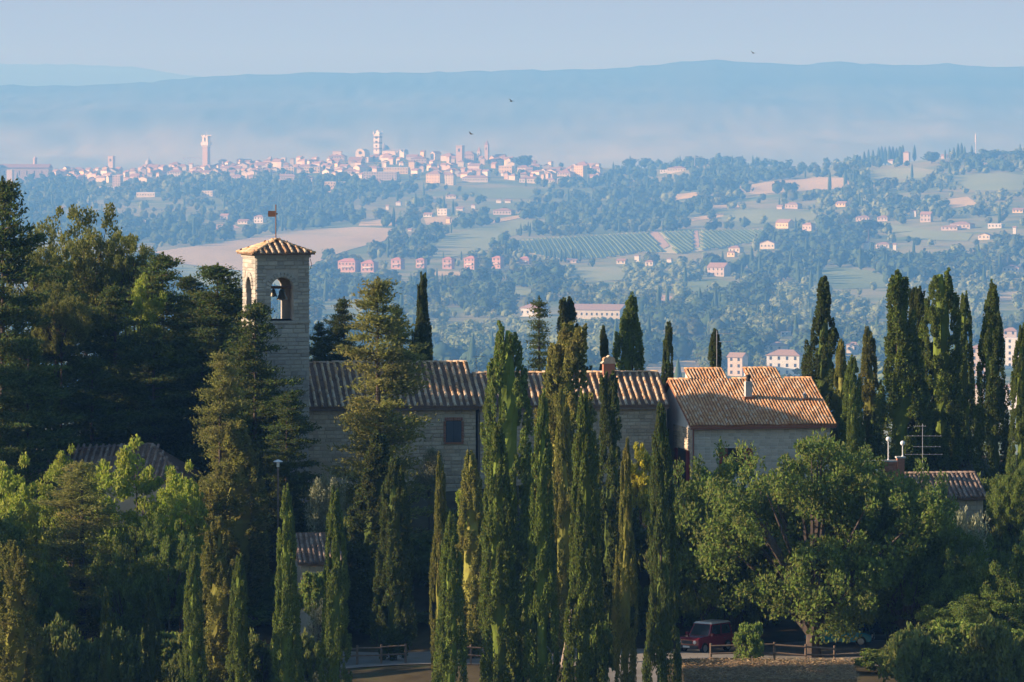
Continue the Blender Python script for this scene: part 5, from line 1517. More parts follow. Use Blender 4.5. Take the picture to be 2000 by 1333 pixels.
def make_buildings():
    rng = random.Random(5)
    MS = surf('tower_stone', [(.25, (.30, .28, .24)), (.5, (.42, .39, .33)), (.75, (.52, .48, .40))], 1.1, per_piece=[(0, (.26, .25, .22)), (.35, (.42, .39, .34)), (.7, (.50, .46, .38)), (1, (.60, .56, .48))], fine=(9, .72), bmp=(14, .5, .03))
    MSM = surf('mortar', [(.3, (.34, .31, .27)), (.7, (.46, .42, .36))], 2.0, bmp=(10, .4, .02))
    MC = surf('church_stone', [(.25, (.38, .31, .22)), (.5, (.58, .47, .33)), (.75, (.66, .55, .40))], .8, per_piece=[(0, (.34, .27, .19)), (.4, (.60, .49, .35)), (.75, (.72, .60, .44)), (1, (.54, .37, .25))], fine=(8, .7), bmp=(12, .5, .03))
    MCM = surf('church_mortar', [(.3, (.40, .34, .25)), (.7, (.52, .45, .35))], 1.5, bmp=(10, .4, .02))
    MB_ = surf('pale_block', [(.25, (.44, .41, .34)), (.5, (.55, .51, .43)), (.75, (.63, .58, .49))], .9, per_piece=[(0, (.40, .37, .30)), (.5, (.55, .51, .43)), (1, (.68, .63, .53))], fine=(10, .8), bmp=(14, .4, .02))
    MBM = surf('pale_mortar', [(.3, (.54, .52, .47)), (.7, (.64, .61, .56))], 1.5)
    MBR = surf('old_brick', [(.3, (.30, .13, .08)), (.7, (.42, .20, .13))], 1.5, per_piece=[(0, (.26, .12, .08)), (.5, (.40, .19, .12)), (1, (.46, .27, .18))], fine=(20, .75))
    MT = surf('cover_tile', [(.25, (.46, .25, .13)), (.5, (.62, .41, .24)), (.72, (.74, .60, .44))], 1.0, per_piece=[(0, (.36, .21, .12)), (.2, (.60, .36, .18)), (.5, (.72, .51, .29)), (.8, (.76, .64, .46)), (1, (.46, .39, .31))], fine=(12, .6))
    MTP = surf('pan_tile', [(.3, (.14, .085, .055)), (.55, (.23, .14, .09)), (.75, (.18, .135, .10))], 1.6, fine=(10, .6))
    MO = surf('orange_tile', [(.25, (.52, .25, .11)), (.5, (.64, .35, .17)), (.7, (.66, .48, .32))], .35, per_piece=[(0, (.44, .20, .10)), (.35, (.62, .33, .15)), (.7, (.70, .44, .24)), (1, (.70, .60, .46))], fine=(10, .7))
    MOP = surf('orange_pan', [(.3, (.26, .11, .06)), (.7, (.38, .17, .09))], .8, fine=(10, .7))
    MTG = surf('weathered_tile', [(.25, (.17, .13, .11)), (.5, (.27, .21, .17)), (.75, (.36, .31, .26))], .9, per_piece=[(0, (.15, .11, .09)), (.5, (.28, .20, .15)), (1, (.38, .33, .28))], fine=(12, .65))
    MW = surf('old_wood', [(.3, (.12, .08, .05)), (.7, (.20, .14, .09))], 3)
    MSH = flat('shutter_grey', (.075, .085, .10), .6)
    MRS = flat('shutter_red', (.20, .025, .02), .6)
    MDK = flat('dark_opening', (.02, .018, .016), .8)
    MBZ = flat('bronze', (.10, .095, .07), .45, .5, .7)
    MIR = flat('rusty_iron', (.22, .11, .06), .8)
    MAL = flat('aluminium', (.42, .43, .44), .5, .4, .4)
    MCE = surf('render_grey', [(.3, (.36, .37, .35)), (.7, (.48, .48, .46))], 2)
    MWH = flat('white_globe', (.80, .80, .78), .25, .5)
    MPB = flat('brown_pipe', (.24, .09, .06), .5)

    # ---------------- bell tower
    rz = math.radians(16.6); W = 3.48
    ox, oy = (500 - 1000) / F * 328, 328.0
    zb = gz(ox, oy) - 1.0
    T = empty('bell_tower', (ox, oy, 0), rz); tag(T, 'square grey stone bell tower with open arched belfry and tiled pyramid roof', 'bell tower')
    z_sill, z_spr, z_top = -12.38, -10.36, -8.32
    a, b = .98, 2.46
    MB().box(0, W, 0, W, zb, z_sill).build('shaft', MSM, T)
    th = .48
    panels = [((0, 0, 0), 0), ((W, W, 0), math.pi), ((0, W - th, 0), -math.pi / 2), ((W, th, 0), math.pi / 2)]
    for i, (loc, r) in enumerate(panels):
        if i < 2: m = arch_panel(W, z_sill + .002, z_top, a, b, z_spr, th)
        else: m = arch_panel(W - 2 * th, z_sill + .002, z_top, a - th, b - th, z_spr, th)
        m.build('belfry_wall', MSM, T, loc=loc, rot=(0, 0, r))
    ring = stone_unit('tower_stone_unit', MS, 1)
    pl = []
    hole = [(a - .30, b + .30, z_spr, z_spr + .75 + .34), (a, b, z_sill, z_spr + .1)]
    front = stone_rows(0, W, -19.4, z_top, .24, (.35, .85), rng, hole)
    front.sort(key=lambda q: -q[1])
    for x, z, w, h in front: pl.append(((x, -.012, z), (0, 0, 0), (w, .10 + rng.uniform(-.015, .03), h)))
    side = stone_rows(0, W, -19.4, z_top, .24, (.35, .85), rng, [(W - hx1, W - hx0, c, d) for hx0, hx1, c, d in hole])
    for x, z, w, h in side: pl.append(((-.012, W - x, z), (0, 0, -math.pi / 2), (w, .10 + rng.uniform(-.015, .03), h)))
    rgt = stone_rows(0, W, -19.4, z_top, .24, (.35, .85), rng, hole)
    for x, z, w, h in rgt: pl.append(((W + .012, x, z), (0, 0, math.pi / 2), (w, .10, h)))
    place_pieces('stone', ring, T, pl, 300, 'stones')
    for (fx, fy, fr) in ((0, 0, 0), (0, W, -math.pi / 2)):
        nv = 13; r = (b - a) / 2; c = (a + b) / 2
        for i in range(nv):
            t = math.pi * (i + .5) / nv
            rr = r + .17
            lx, lz = c - rr * math.cos(t), z_spr + rr * math.sin(t)
            p = Vector((lx, -.03, lz)); p.rotate(Matrix.Rotation(fr, 3, 'Z')); p += Vector((fx, fy, 0))
            q = (Matrix.Rotation(fr, 4, 'Z') @ Matrix.Rotation(-(math.pi/2 - t) , 4, 'Y')).to_euler()
            link('arch_stone', ring, T, p, q, (math.pi * rr / nv - .02, .16, .32))
    for z0, z1, pr in ((z_sill - .16, z_sill + .0, .10), (z_top - .02, z_top + .16, .12)):
        MB().box(-pr, W + pr, -pr, W + pr, z0, z1).build('string_course', MS, T)
    for sx in ((-.07, a - .0), (b, W + .07)):
        MB().box(sx[0], sx[1], -.075, .10, z_spr - .12, z_spr).build('impost', MS, T)
    # pyramid roof
    o_, za, apex = .34, z_top + .17, z_top + 1.12
    c = W / 2
    MB().poly([(-o_,-o_,za),(W+o_,-o_,za),(W+o_,W+o_,za),(-o_,W+o_,za),(-o_,-o_,za+.1),(W+o_,-o_,za+.1),(W+o_,W+o_,za+.1),(-o_,W+o_,za+.1),(c,c,apex)],
              [(0,3,2,1),(0,1,5,4),(1,2,6,5),(2,3,7,6),(3,0,4,7),(4,5,8),(5,6,8),(6,7,8),(7,4,8)]).build('roof', MTP, T)
    tu = tile_unit('cover_tile_unit', MT)
    half = c + o_
    base = slope_tiles(-half, half, -half, za + .1, 0, apex, .40, .36, rng, .02, keep=lambda x, y: abs(x) < -y - .05 and y < -.2)
    for k in range(4):
        R4 = Matrix.Translation((c, c, 0)) @ Matrix.Rotation(k * math.pi / 2, 4, 'Z')
        from mathutils import Euler
        for l, r, s in base:
            M = R4 @ Matrix.LocRotScale(Vector(l), Euler(r), None)
            link('roof_tile', tu, T, M.translation, M.to_euler(), s)
    for k in range(4):   # hips
        p0 = Vector((-half, -half, za + .1)); p1 = Vector((0, 0, apex))
        for q in range(8):
            p = p0.lerp(p1, q / 8); d = (p1 - p0)
            M = Matrix.Translation((c, c, 0)) @ Matrix.Rotation(k * math.pi / 2, 4, 'Z') @ Matrix.LocRotScale(p + Vector((0, 0, .02)), Euler((math.atan2(d.z, math.hypot(d.x, d.y)), 0, -math.pi / 4)), None)
            link('hip_tile', tu, T, M.translation, M.to_euler(), (1.15, 1, 1.2))
    MB().tube([(W + .2, .4, z_top - .1), (W + .26, .2, z_top - .5), (W + .1, .1, z_top - .8)], .02, 5).build('cable', MDK, T)
    # weathervane on the roof
    top = Matrix.LocRotScale(Vector((ox, oy, 0)), Euler((0, 0, rz)), None) @ Vector((c, c, apex))
    V = empty('weathervane', top, 0); tag(V, 'rusty iron weathervane with square flag on the bell tower roof', 'weathervane')
    MB().tube([(0, 0, -.15), (0, 0, 2.25)], .035, 6).build('rod', MIR, V)
    MB().box(-.5, -.04, -.015, .015, 1.46, 1.84).build('flag', MIR, V); MB().box(.0, .12, -.012, .012, 1.6, 1.7).build('pointer', MIR, V)
    # bells on their beam
    M0 = Matrix.LocRotScale(Vector((ox, oy, 0)), Euler((0, 0, rz)), None)
    MB().box(a - .3, b + .3, c - .09, c + .09, z_spr - .02, z_spr + .16).build('bell_beam', MW, T)
    for lx, r, lb in ((1.58, .25, 'smaller bronze bell hanging in the belfry arch'), (2.16, .36, 'larger bronze bell hanging in the belfry arch')):
        p = M0 @ Vector((lx, c, z_spr - .02)); e = empty('bell', p, rz); tag(e, lb, 'bell', 'bells in the belfry')
        MB().lathe([(r * .15, .0), (r * .42, -.05), (r * .55, -r * .5), (r * .66, -r * 1.1), (r * 1.0, -r * 1.9), (r * 1.02, -r * 2.0), (r * .8, -r * 1.98)], 0, 0, 14).build('bell_body', MBZ, e, True)
        MB().tube([(0, 0, -r * 1.2), (0, 0, -r * 2.15)], [.02, .06], 6).build('clapper', MBZ, e)

    # ---------------- church: two lengths of one low range
    rc = math.radians(8.0); cx, cy = -13.25, 331.3
    def church_range(name, label, xs, xe, z_eave, z_ridge, run, win=None, chim=None, limit=300):
        e = empty(name, (cx + math.cos(rc) * xs, cy + math.sin(rc) * xs, 0), rc); tag(e, label, 'church')
        L = xe - xs; zb = -25.2
        wt = z_eave - .12
        dep = run * 2
        MB().box(0, L, 0, dep, zb, wt).prism([(0, wt), (dep, wt), (run, z_ridge - .25)], .01, L - .01, axis='x').build('wall', MCM, e)
        hol = [win] if win else []
        st = stone_rows(0, L, -23.4, wt - .14, .25, (.28, .72), rng, [(w[0] - .16, w[1] + .16, w[2] - .12, w[3] + .24) for w in hol])
        st.sort(key=lambda q: -q[1])
        place_pieces('stone', stone_unit('church_stone_unit_' + name, MC, 3), e, [((x, -.012, z), (0, 0, 0), (w, .09 + rng.uniform(-.02, .03), h)) for x, z, w, h in st], limit, 'stones')
        ye = -.42; ze = z_eave
        slab(-.12, L + .12, ye, ze, run, z_ridge).build('roof', MTP, e)
        slab(-.12, L + .12, dep + .42, ze, run, z_ridge - .002).build('rear_roof', MTP, e)
        MB().box(-.1, L + .1, ye + .05, ye + .17, ze - .27, ze - .15).build('gutter', MTG, e)
        tl = slope_tiles(-.1, L + .1, ye - .05, ze, run, z_ridge, .425, .375, rng, .03)
        tl.sort(key=lambda q: -q[0][2])
        place_pieces('roof_tile', tu, e, tl, 300, 'roof_tiles')
        n = int(L / .42)
        for i in range(n):
            link('ridge_tile', tu, e, ((i + .0) * L / n, run, z_ridge + .02 + rng.uniform(-.02, .03)), (rng.uniform(-.05, .05), rng.uniform(-.1, .1), -math.pi / 2 + rng.uniform(-.06, .06)), (1.3, 1.1, 1.3))
        if win:
            x0, x1, z0, z1 = win
            wn = MB().box(x0, x1, -.02, .06, z0, z1).build('window', MDK, e)
            for k in range(2): 
                xa = x0 + (x1 - x0) * k / 2 + .015; xb = x0 + (x1 - x0) * (k + 1) / 2 - .015
                s = MB().box(xa, xb, -.075, -.025, z0 + .02, z1 - .02).build('shutter', MSH, wn)
            MB().box(x0 - .12, x1 + .12, -.14, .04, z0 - .12, z0 - .01).build('sill', MBR, wn)
            bu = stone_unit('brick_unit', MBR, 9)
            for k in range(9):
                link('brick', bu, wn, (x0 - .1 + (x1 - x0 + .2) * (k + .5) / 9, -.03, z1 + .13), (0, 0, 0), ((x1 - x0 + .2) / 9 - .015, .12, .22))
            for s in (x0 - .09, x1 + .09):
                for k in range(8): link('brick', bu, wn, (s, -.03, z0 + (z1 - z0) * (k + .5) / 8), (0, 0, 0), (.15, .12, (z1 - z0) / 8 - .015))
            MB().tube([(x1 + 1.1, -.09, wt - .3), (x1 + 1.12, -.09, z0 - 1.8)], .03, 5).build('downpipe', MTG, e)
        return e, L
    church_range('church', 'long low stone church range with ridged tile roof beside the bell tower', 0, 11.0, -18.05, -15.45, 5.0, win=(9.05, 10.05, -20.42, -19.05))
    C2, L2 = church_range('church_annexe', 'lower stone range continuing the church with gabled chimney on its roof', 11.26, 23.6, -18.08, -16.15, 3.9, limit=260)
    # gabled chimney
    hx, hy = 9.05, 3.55; zc = -16.2
    MB().box(hx - .38, hx + .38, hy - .3, hy + .3, zc - .9, zc + .68).build('chimney', MBR, C2)
    MB().prism([(-.52, .66), (.52, .66), (.0, 1.2)], hy - .38, hy + .38).build('chimney_gable', MC, C2, loc=(hx, 0, zc))
    for s in (-1, 1):
        for q in range(2):
            link('chimney_tile', tu, C2, (hx + s * .26, hy - .38 + q * .40, zc + .96), (0, s * .80, 0), (1.6, 1, 1.2))
    # ---------------- house with the orange roof
    rh = math.radians(12.0); hx0, hy0 = (1352 - 1000) / F * 331.3, 331.3
    Hs = empty('block_house', (hx0, hy0, 0), rh); tag(Hs, 'pale block walled house with wide orange tiled roof', 'house')
    L, run = 9.25, 5.7; ze, zr = -19.25, -16.58; zb = -26.5; dep = run * 2
    MB().box(0, L, 0, dep, zb, ze - .1).prism([(0, ze - .1), (dep, ze - .1), (run, zr - .3)], .01, L - .01, axis='x').build('wall', MBM, Hs)
    w0 = (2.35, 3.45, -22.1, -20.75)
    st = stone_rows(0, L, -22.6, ze - .3, .215, (.38, .44), rng, [(w0[0] - .03, w0[1] + .03, w0[2], w0[3])], .06, .03)
    st.sort(key=lambda q: -q[1])
    place_pieces('block', stone_unit('block_unit', MB_, 6), Hs, [((x, -.004, z), (0, 0, 0), (w, .07, h)) for x, z, w, h in st], 300, 'blocks')
    sd = stone_rows(0, 5, -23, ze - .2, .25, (.3, .7), rng)
    place_pieces('side_stone', stone_unit('side_stone_unit', MC, 7), Hs, [((-.012, x, z), (0, 0, -math.pi / 2), (w, .09, h)) for x, z, w, h in sd], 120, 'side_stones')
    wn = MB().box(w0[0], w0[1], -.02, .06, w0[2], w0[3]).build('window', MDK, Hs)
    for s in (w0[0] - .56, w0[1] + .02): MB().box(s, s + .54, -.11, -.05, w0[2], w0[3]).build('shutter', MRS, wn)
    d2 = MB().box(-.06, .02, 1.2, 3.6, -23.4, -20.9).build('door', MDK, Hs)
    MB().box(-.13, -.065, .45, 1.2, -23.3, -20.95).build('shutter', MRS, d2); MB().box(-.13, -.065, 3.6, 4.3, -23.3, -20.95).build('shutter', MRS, d2)
    ye = -.42; slope = (zr - ze) / (run - ye)
    slab(-.25, L + .35, ye, ze, run, zr).build('roof', MOP, Hs); slab(-.25, L + .35, dep + .42, ze, run, zr - .002).build('rear_roof', MOP, Hs)
    ou = tile_unit('orange_tile_unit', MO, .36, .082, .07, 4)
    tl = slope_tiles(-.25, L + .35, ye - .06, ze, run, zr, .205, .30, rng, .025, wob=.006)
    ups = ((1.25, 3.85), (5.25, 7.55))
    for (ua, ub) in ups:
        y2 = run + 1.45; z2 = zr + slope * 1.45
        slab(ua, ub, run + .001, zr + .001, y2, z2).build('raised_roof', MOP, Hs)
        MB().poly([(ua+.06, run-.1, zr-.5), (ub-.06, run-.1, zr-.5), (ub-.06, y2, zr-.5), (ua+.06, y2, zr-.5), (ua+.06, run-.1, zr-.2), (ub-.06, run-.1, zr-.2), (ub-.06, y2-.05, z2-.16), (ua+.06, y2-.05, z2-.16)],
                  [(0,3,2,1),(4,5,6,7),(0,1,5,4),(1,2,6,5),(2,3,7,6),(3,0,4,7)]).build('raised_wall', MBM, Hs)
        tl += slope_tiles(ua, ub, run, zr, y2, z2, .205, .30, rng, .025, wob=.006)
        for i in range(int((ub - ua) / .34)): link('ridge_tile', ou, Hs, (ua + i * .34, y2, z2 + .02), (0, 0, -math.pi / 2), (1.5, 1.05, 1.4))
    tl.sort(key=lambda q: q[0][1])
    place_pieces('roof_tile', ou, Hs, tl, 300, 'roof_tiles')
    for i in range(int((L + .5) / .36)):
        x = -.2 + i * .36
        if any(ua - .2 < x < ub for ua, ub in ups): continue
        link('ridge_tile', ou, Hs, (x, run, zr + .03), (0, 0, -math.pi / 2), (1.7, 1.1, 1.6))
    MB().box(-.2, L + .3, ye + .0, ye + .1, ze - .26, ze - .15).build('gutter', MPB, Hs)
    MB().tube([(.05, -.12, ze - .2), (.05, -.12, -25.5)], .055, 7).build('downpipe', MPB, Hs)
    cxx, cyy = 4.55, 3.1; zf = ze + slope * (cyy - ye)
    ch = MB().box(cxx - .22, cxx + .22, cyy - .2, cyy + .2, zf - .5, zf + 1.1).build('chimney', MCE, Hs)
    MB().lathe([(.13, zf + 1.1), (.13, zf + 1.4), (.2, zf + 1.42), (.2, zf + 1.48), (.05, zf + 1.56)], cxx, cyy, 10).build('chimney_cap', MDK, ch)
    MB().box(cxx - .34, cxx + .34, cyy - .34, cyy + .3, zf - .25, zf + .12).build('flashing', MOP, ch)
    cxx, cyy = 8.3, 2.8; zf = ze + slope * (cyy - ye)
    vt = MB().lathe([(.11, zf - .3), (.11, zf + .35), (.16, zf + .36), (.02, zf + .55)], cxx, cyy, 8).build('vent_pipe', MAL, Hs)
    MB().box(cxx - .25, cxx + .25, cyy - .28, cyy + .2, zf - .22, zf + .1).build('flashing', MOP, vt)
    # ---------------- roof aerials
    def aerial(px, py0, py1, d, bars, label, rzz=0.0):
        p = P(px, py1, d); e = empty('roof_aerial', p, rzz); tag(e, label, 'aerial', 'roof aerials'); h = (py1 - py0) * d / F
        MB().tube([(0, 0, -.6), (0, 0, h)], .02, 6).build('mast', MAL, e)
        for (bx0, bx1, by) in bars:
            z = (py1 - by) * d / F
            bo = MB().tube([((bx0 - px) * d / F, 0, z), ((bx1 - px) * d / F, 0, z)], .013, 5).build('boom', MAL, e)
            n = 7
            for q in range(n):
                xx = (bx0 - px + (bx1 - bx0) * q / (n - 1)) * d / F
                MB().tube([(xx, -.3, z + .02), (xx, .3, z + .02)], .008, 4).build('element', MAL, bo)
    aerial(930, 694, 732, 336.2, [(925, 948, 697)], 'small roof aerial on the church ridge')
    aerial(1400, 646, 742, 338.5, [(1400, 1436, 652), (1404, 1432, 668)], 'tall roof aerial with crossbar on the orange roof')
    aerial(1802, 828, 922, 325.0, [(1772, 1838, 852), (1785, 1836, 873), (1768, 1840, 888), (1785, 1808, 833)], 'big roof aerial with four crossbars on the small tiled house')
    # ---------------- small tiled house on the slope
    r2 = math.radians(9); x0, y0 = (1776 - 1000) / F * 321, 321.0
    S2 = empty('small_house', (x0, y0, 0), r2); tag(S2, 'small stone house with brown tiled roof below the cypress row', 'house')
    L, run, ze, zr = 4.75, 2.6, -23.2, -21.85
    MB().box(0, L, 0, run * 2, -28.5, ze - .1).prism([(0, ze - .1), (run * 2, ze - .1), (run, zr - .25)], .01, L - .01, axis='x').build('wall', MCM, S2)
    place_pieces('stone', stone_unit('small_stone_unit', MC, 8), S2, [((x, -.012, z), (0, 0, 0), (w, .09, h)) for x, z, w, h in stone_rows(0, L, -25.6, ze - .2, .27, (.35, .8), rng)], 200, 'stones')
    slab(-.2, L + .25, -.35, ze, run, zr).build('roof', MTP, S2); slab(-.2, L + .25, run * 2 + .35, ze, run, zr - .002).build('rear_roof', MTP, S2)
    gu = tile_unit('weathered_tile_unit', MTG, .40, .10, .085, 5)
    place_pieces('roof_tile', gu, S2, slope_tiles(-.2, L + .25, -.38, ze, run, zr, .30, .34, rng, .025), 300, 'roof_tiles')
    for i in range(14): link('ridge_tile', gu, S2, (-.2 + i * .36, run, zr + .02), (0, 0, -math.pi / 2), (1.4, 1, 1.3))
    MB().box(1.2, 2.0, -.08, .02, -26, -24.1).build('door', MW, S2)
    # terrace with parapet and two globe lamps
    x0 = (1692 - 1000) / F * 322.5
    TR = empty('brick_terrace', (x0, 322.5, 0), math.radians(6)); tag(TR, 'brick parapet terrace carrying two globe lamps beside the small house', 'terrace')
    MB().box(0, 2.5, .0, 2.4, -27, -22.35).build('terrace_base', MCM, TR)
    bl = [((x, -.01, z), (0, 0, 0), (w, .10, h)) for x, z, w, h in stone_rows(0, 1.95, -22.34, -21.05, .13, (.26, .3), rng, (), .04, .02)]
    MB().box(0, 1.95, .0, .22, -22.34, -21.06).build('parapet', MBR, TR)
    place_pieces('brick', stone_unit('terrace_brick_unit', MBR, 10), TR, bl, 120, 'bricks')
    MB().box(-.08, 2.0, -.1, .32, -21.05, -20.95).build('coping', MCE, TR)
    MB().box(1.96, 2.42, -.12, .34, -24, -20.82).build('pillar', MBR, TR); MB().box(1.9, 2.48, -.18, .4, -20.82, -20.72).build('pillar_cap', MCE, TR)
    MB().box(.45, .8, -.075, -.06, -21.75, -21.5).build('wall_plaque', MWH, TR)
    for px, py, d, lb in ((1735, 858, 323.4, 'white globe lamp on a pole behind the brick parapet'), (1763, 866, 322.8, 'white globe lamp standing on the brick pillar')):
        zt = (HY - py) / F * d; e = empty('globe_lamp', ((px - 1000) / F * d, d, -20.72 if px > 1750 else -21.0), 0); tag(e, lb, 'lamp', 'terrace globe lamps')
        h = zt - e.location.z
        MB().lathe([(.09, 0), (.05, .06), (.035, .1), (.03, h - .17), (.06, h - .15), (.06, h - .10)], 0, 0, 10).build('pole', MWH, e)
        MB().lathe([(.02, h - .17)] + [(.155 * math.sin(math.pi * k / 9), h - .155 * math.cos(math.pi * k / 9)) for k in range(1, 9)] + [(.01, h + .155)], 0, 0, 14).build('globe', MWH, e, True)
    # ---------------- low tiled house in the wood
    x0 = (40 - 1000) / F * 318
    S3 = empty('low_house', (x0, 318.5, 0), math.radians(-6)); tag(S3, 'low house with weathered hipped tile roof half hidden by bright trees', 'house')
    L, dep, ze, zr = 10.2, 7.2, -21.85, -19.85
    MB().box(.3, L - .3, .3, dep - .3, -29, ze).build('wall', MCM, S3)
    MB().poly([(0,0,ze-.1),(L,0,ze-.1),(L,dep,ze-.1),(0,dep,ze-.1),(0,0,ze),(L,0,ze),(L,dep,ze),(0,dep,ze),(3.2,dep/2,zr-.3),(L-2.6,dep/2,zr)],
              [(0,3,2,1),(0,1,5,4),(1,2,6,5),(2,3,7,6),(3,0,4,7),(4,5,9,8),(5,6,9),(6,7,8,9),(7,4,8)]).build('roof', MTP, S3)
    sl = (zr - ze) / (dep / 2)
    place_pieces('roof_tile', gu, S3, slope_tiles(0, L, -.02, ze, dep / 2, zr, .38, .36, rng, .03, keep=lambda x, y: 3.2 * y / (dep/2) < x + .1 and x < L - 2.6 * y / (dep/2) + .1), 260, 'roof_tiles')
    for q in range(8):
        for (pa, pb) in (((L, 0, ze), (L - 2.6, dep/2, zr)), ((0, 0, ze), (3.2, dep/2, zr - .3))):
            pa, pb = Vector(pa), Vector(pb); p = pa.lerp(pb, q / 8); d = pb - pa
            link('hip_tile', gu, S3, p + Vector((0, 0, .05)), (math.atan2(d.z, math.hypot(d.x, d.y)), 0, math.atan2(d.y, d.x) - math.pi / 2), (1.3, 1.25, 1.3))
    for q in range(12): link('ridge_tile', gu, S3, (3.2 + q * .37, dep/2, zr - .28 + q * .025), (0, 0, -math.pi/2), (1.4, 1, 1.3))
    # small dark roofed shed
    x0 = (588 - 1000) / F * 306
    S4 = empty('shed', (x0, 306, 0), math.radians(10)); tag(S4, 'small stone shed with dark tiled roof between the slim cypresses', 'shed')
    L, run, ze, zr = 2.3, 2.0, -26.0, -24.35
    MB().box(0, L, 0, run * 2, -32.5, ze - .1).build('wall', MCM, S4)
    place_pieces('stone', stone_unit('shed_stone_unit', MC, 12), S4, [((x, -.012, z), (0, 0, 0), (w, .09, h)) for x, z, w, h in stone_rows(0, L, -29, ze - .2, .28, (.35, .8), rng)], 100, 'stones')
    slab(-.25, L + .25, -.4, ze, run, zr).build('roof', MTP, S4); slab(-.25, L + .25, run * 2 + .4, ze, run, zr - .002).build('rear_roof', MTP, S4)
    place_pieces('roof_tile', gu, S4, slope_tiles(-.25, L + .25, -.43, ze, run, zr, .30, .34, rng, .025), 200, 'roof_tiles')
    # mushroom garden lamp in the wood
    x0 = (543 - 1000) / F * 312; zt = (HY - 898) / F * 312
    e = empty('garden_lamp', (x0, 312, gz(x0, 312)), 0); tag(e, 'mushroom shaped white garden lamp among dark firs', 'lamp'); h = zt - e.location.z
    MB().tube([(0, 0, -.2), (0, 0, h - .3)], .06, 8).build('post', MTG, e)
    MB().lathe([(.09, h - .45), (.09, h - .15)], 0, 0, 10).build('lantern', MWH, e); MB().lathe([(.3, h - .14), (.26, h - .08), (.05, h)], 0, 0, 12).build('cap', MWH, e)

# ------------------------------------------------------------------ road, cars, fences, shelter, birds
def ribbon(name, label, pts, width, mat, lift, cat='road'):
    V = []
    n = len(pts)
    for i, (x, y) in enumerate(pts):
        a = Vector(pts[min(i + 1, n - 1)]) - Vector(pts[max(i - 1, 0)]); a.normalize(); s = Vector((-a.y, a.x))
        for k in np.linspace(-.5, .5, 7):
            q = Vector((x, y)) + s * width * k; V.append((q.x, q.y, gz(q.x, q.y) + lift))
    idx = np.arange(n * 7).reshape(n, 7)
    fc = np.stack([idx[:-1, :-1], idx[:-1, 1:], idx[1:, 1:], idx[1:, :-1]], -1).reshape(-1, 4)
    o = link(name, mesh_np(name, V, fc, [mat], smooth=True)); return tag(o, label, cat, kind='structure')

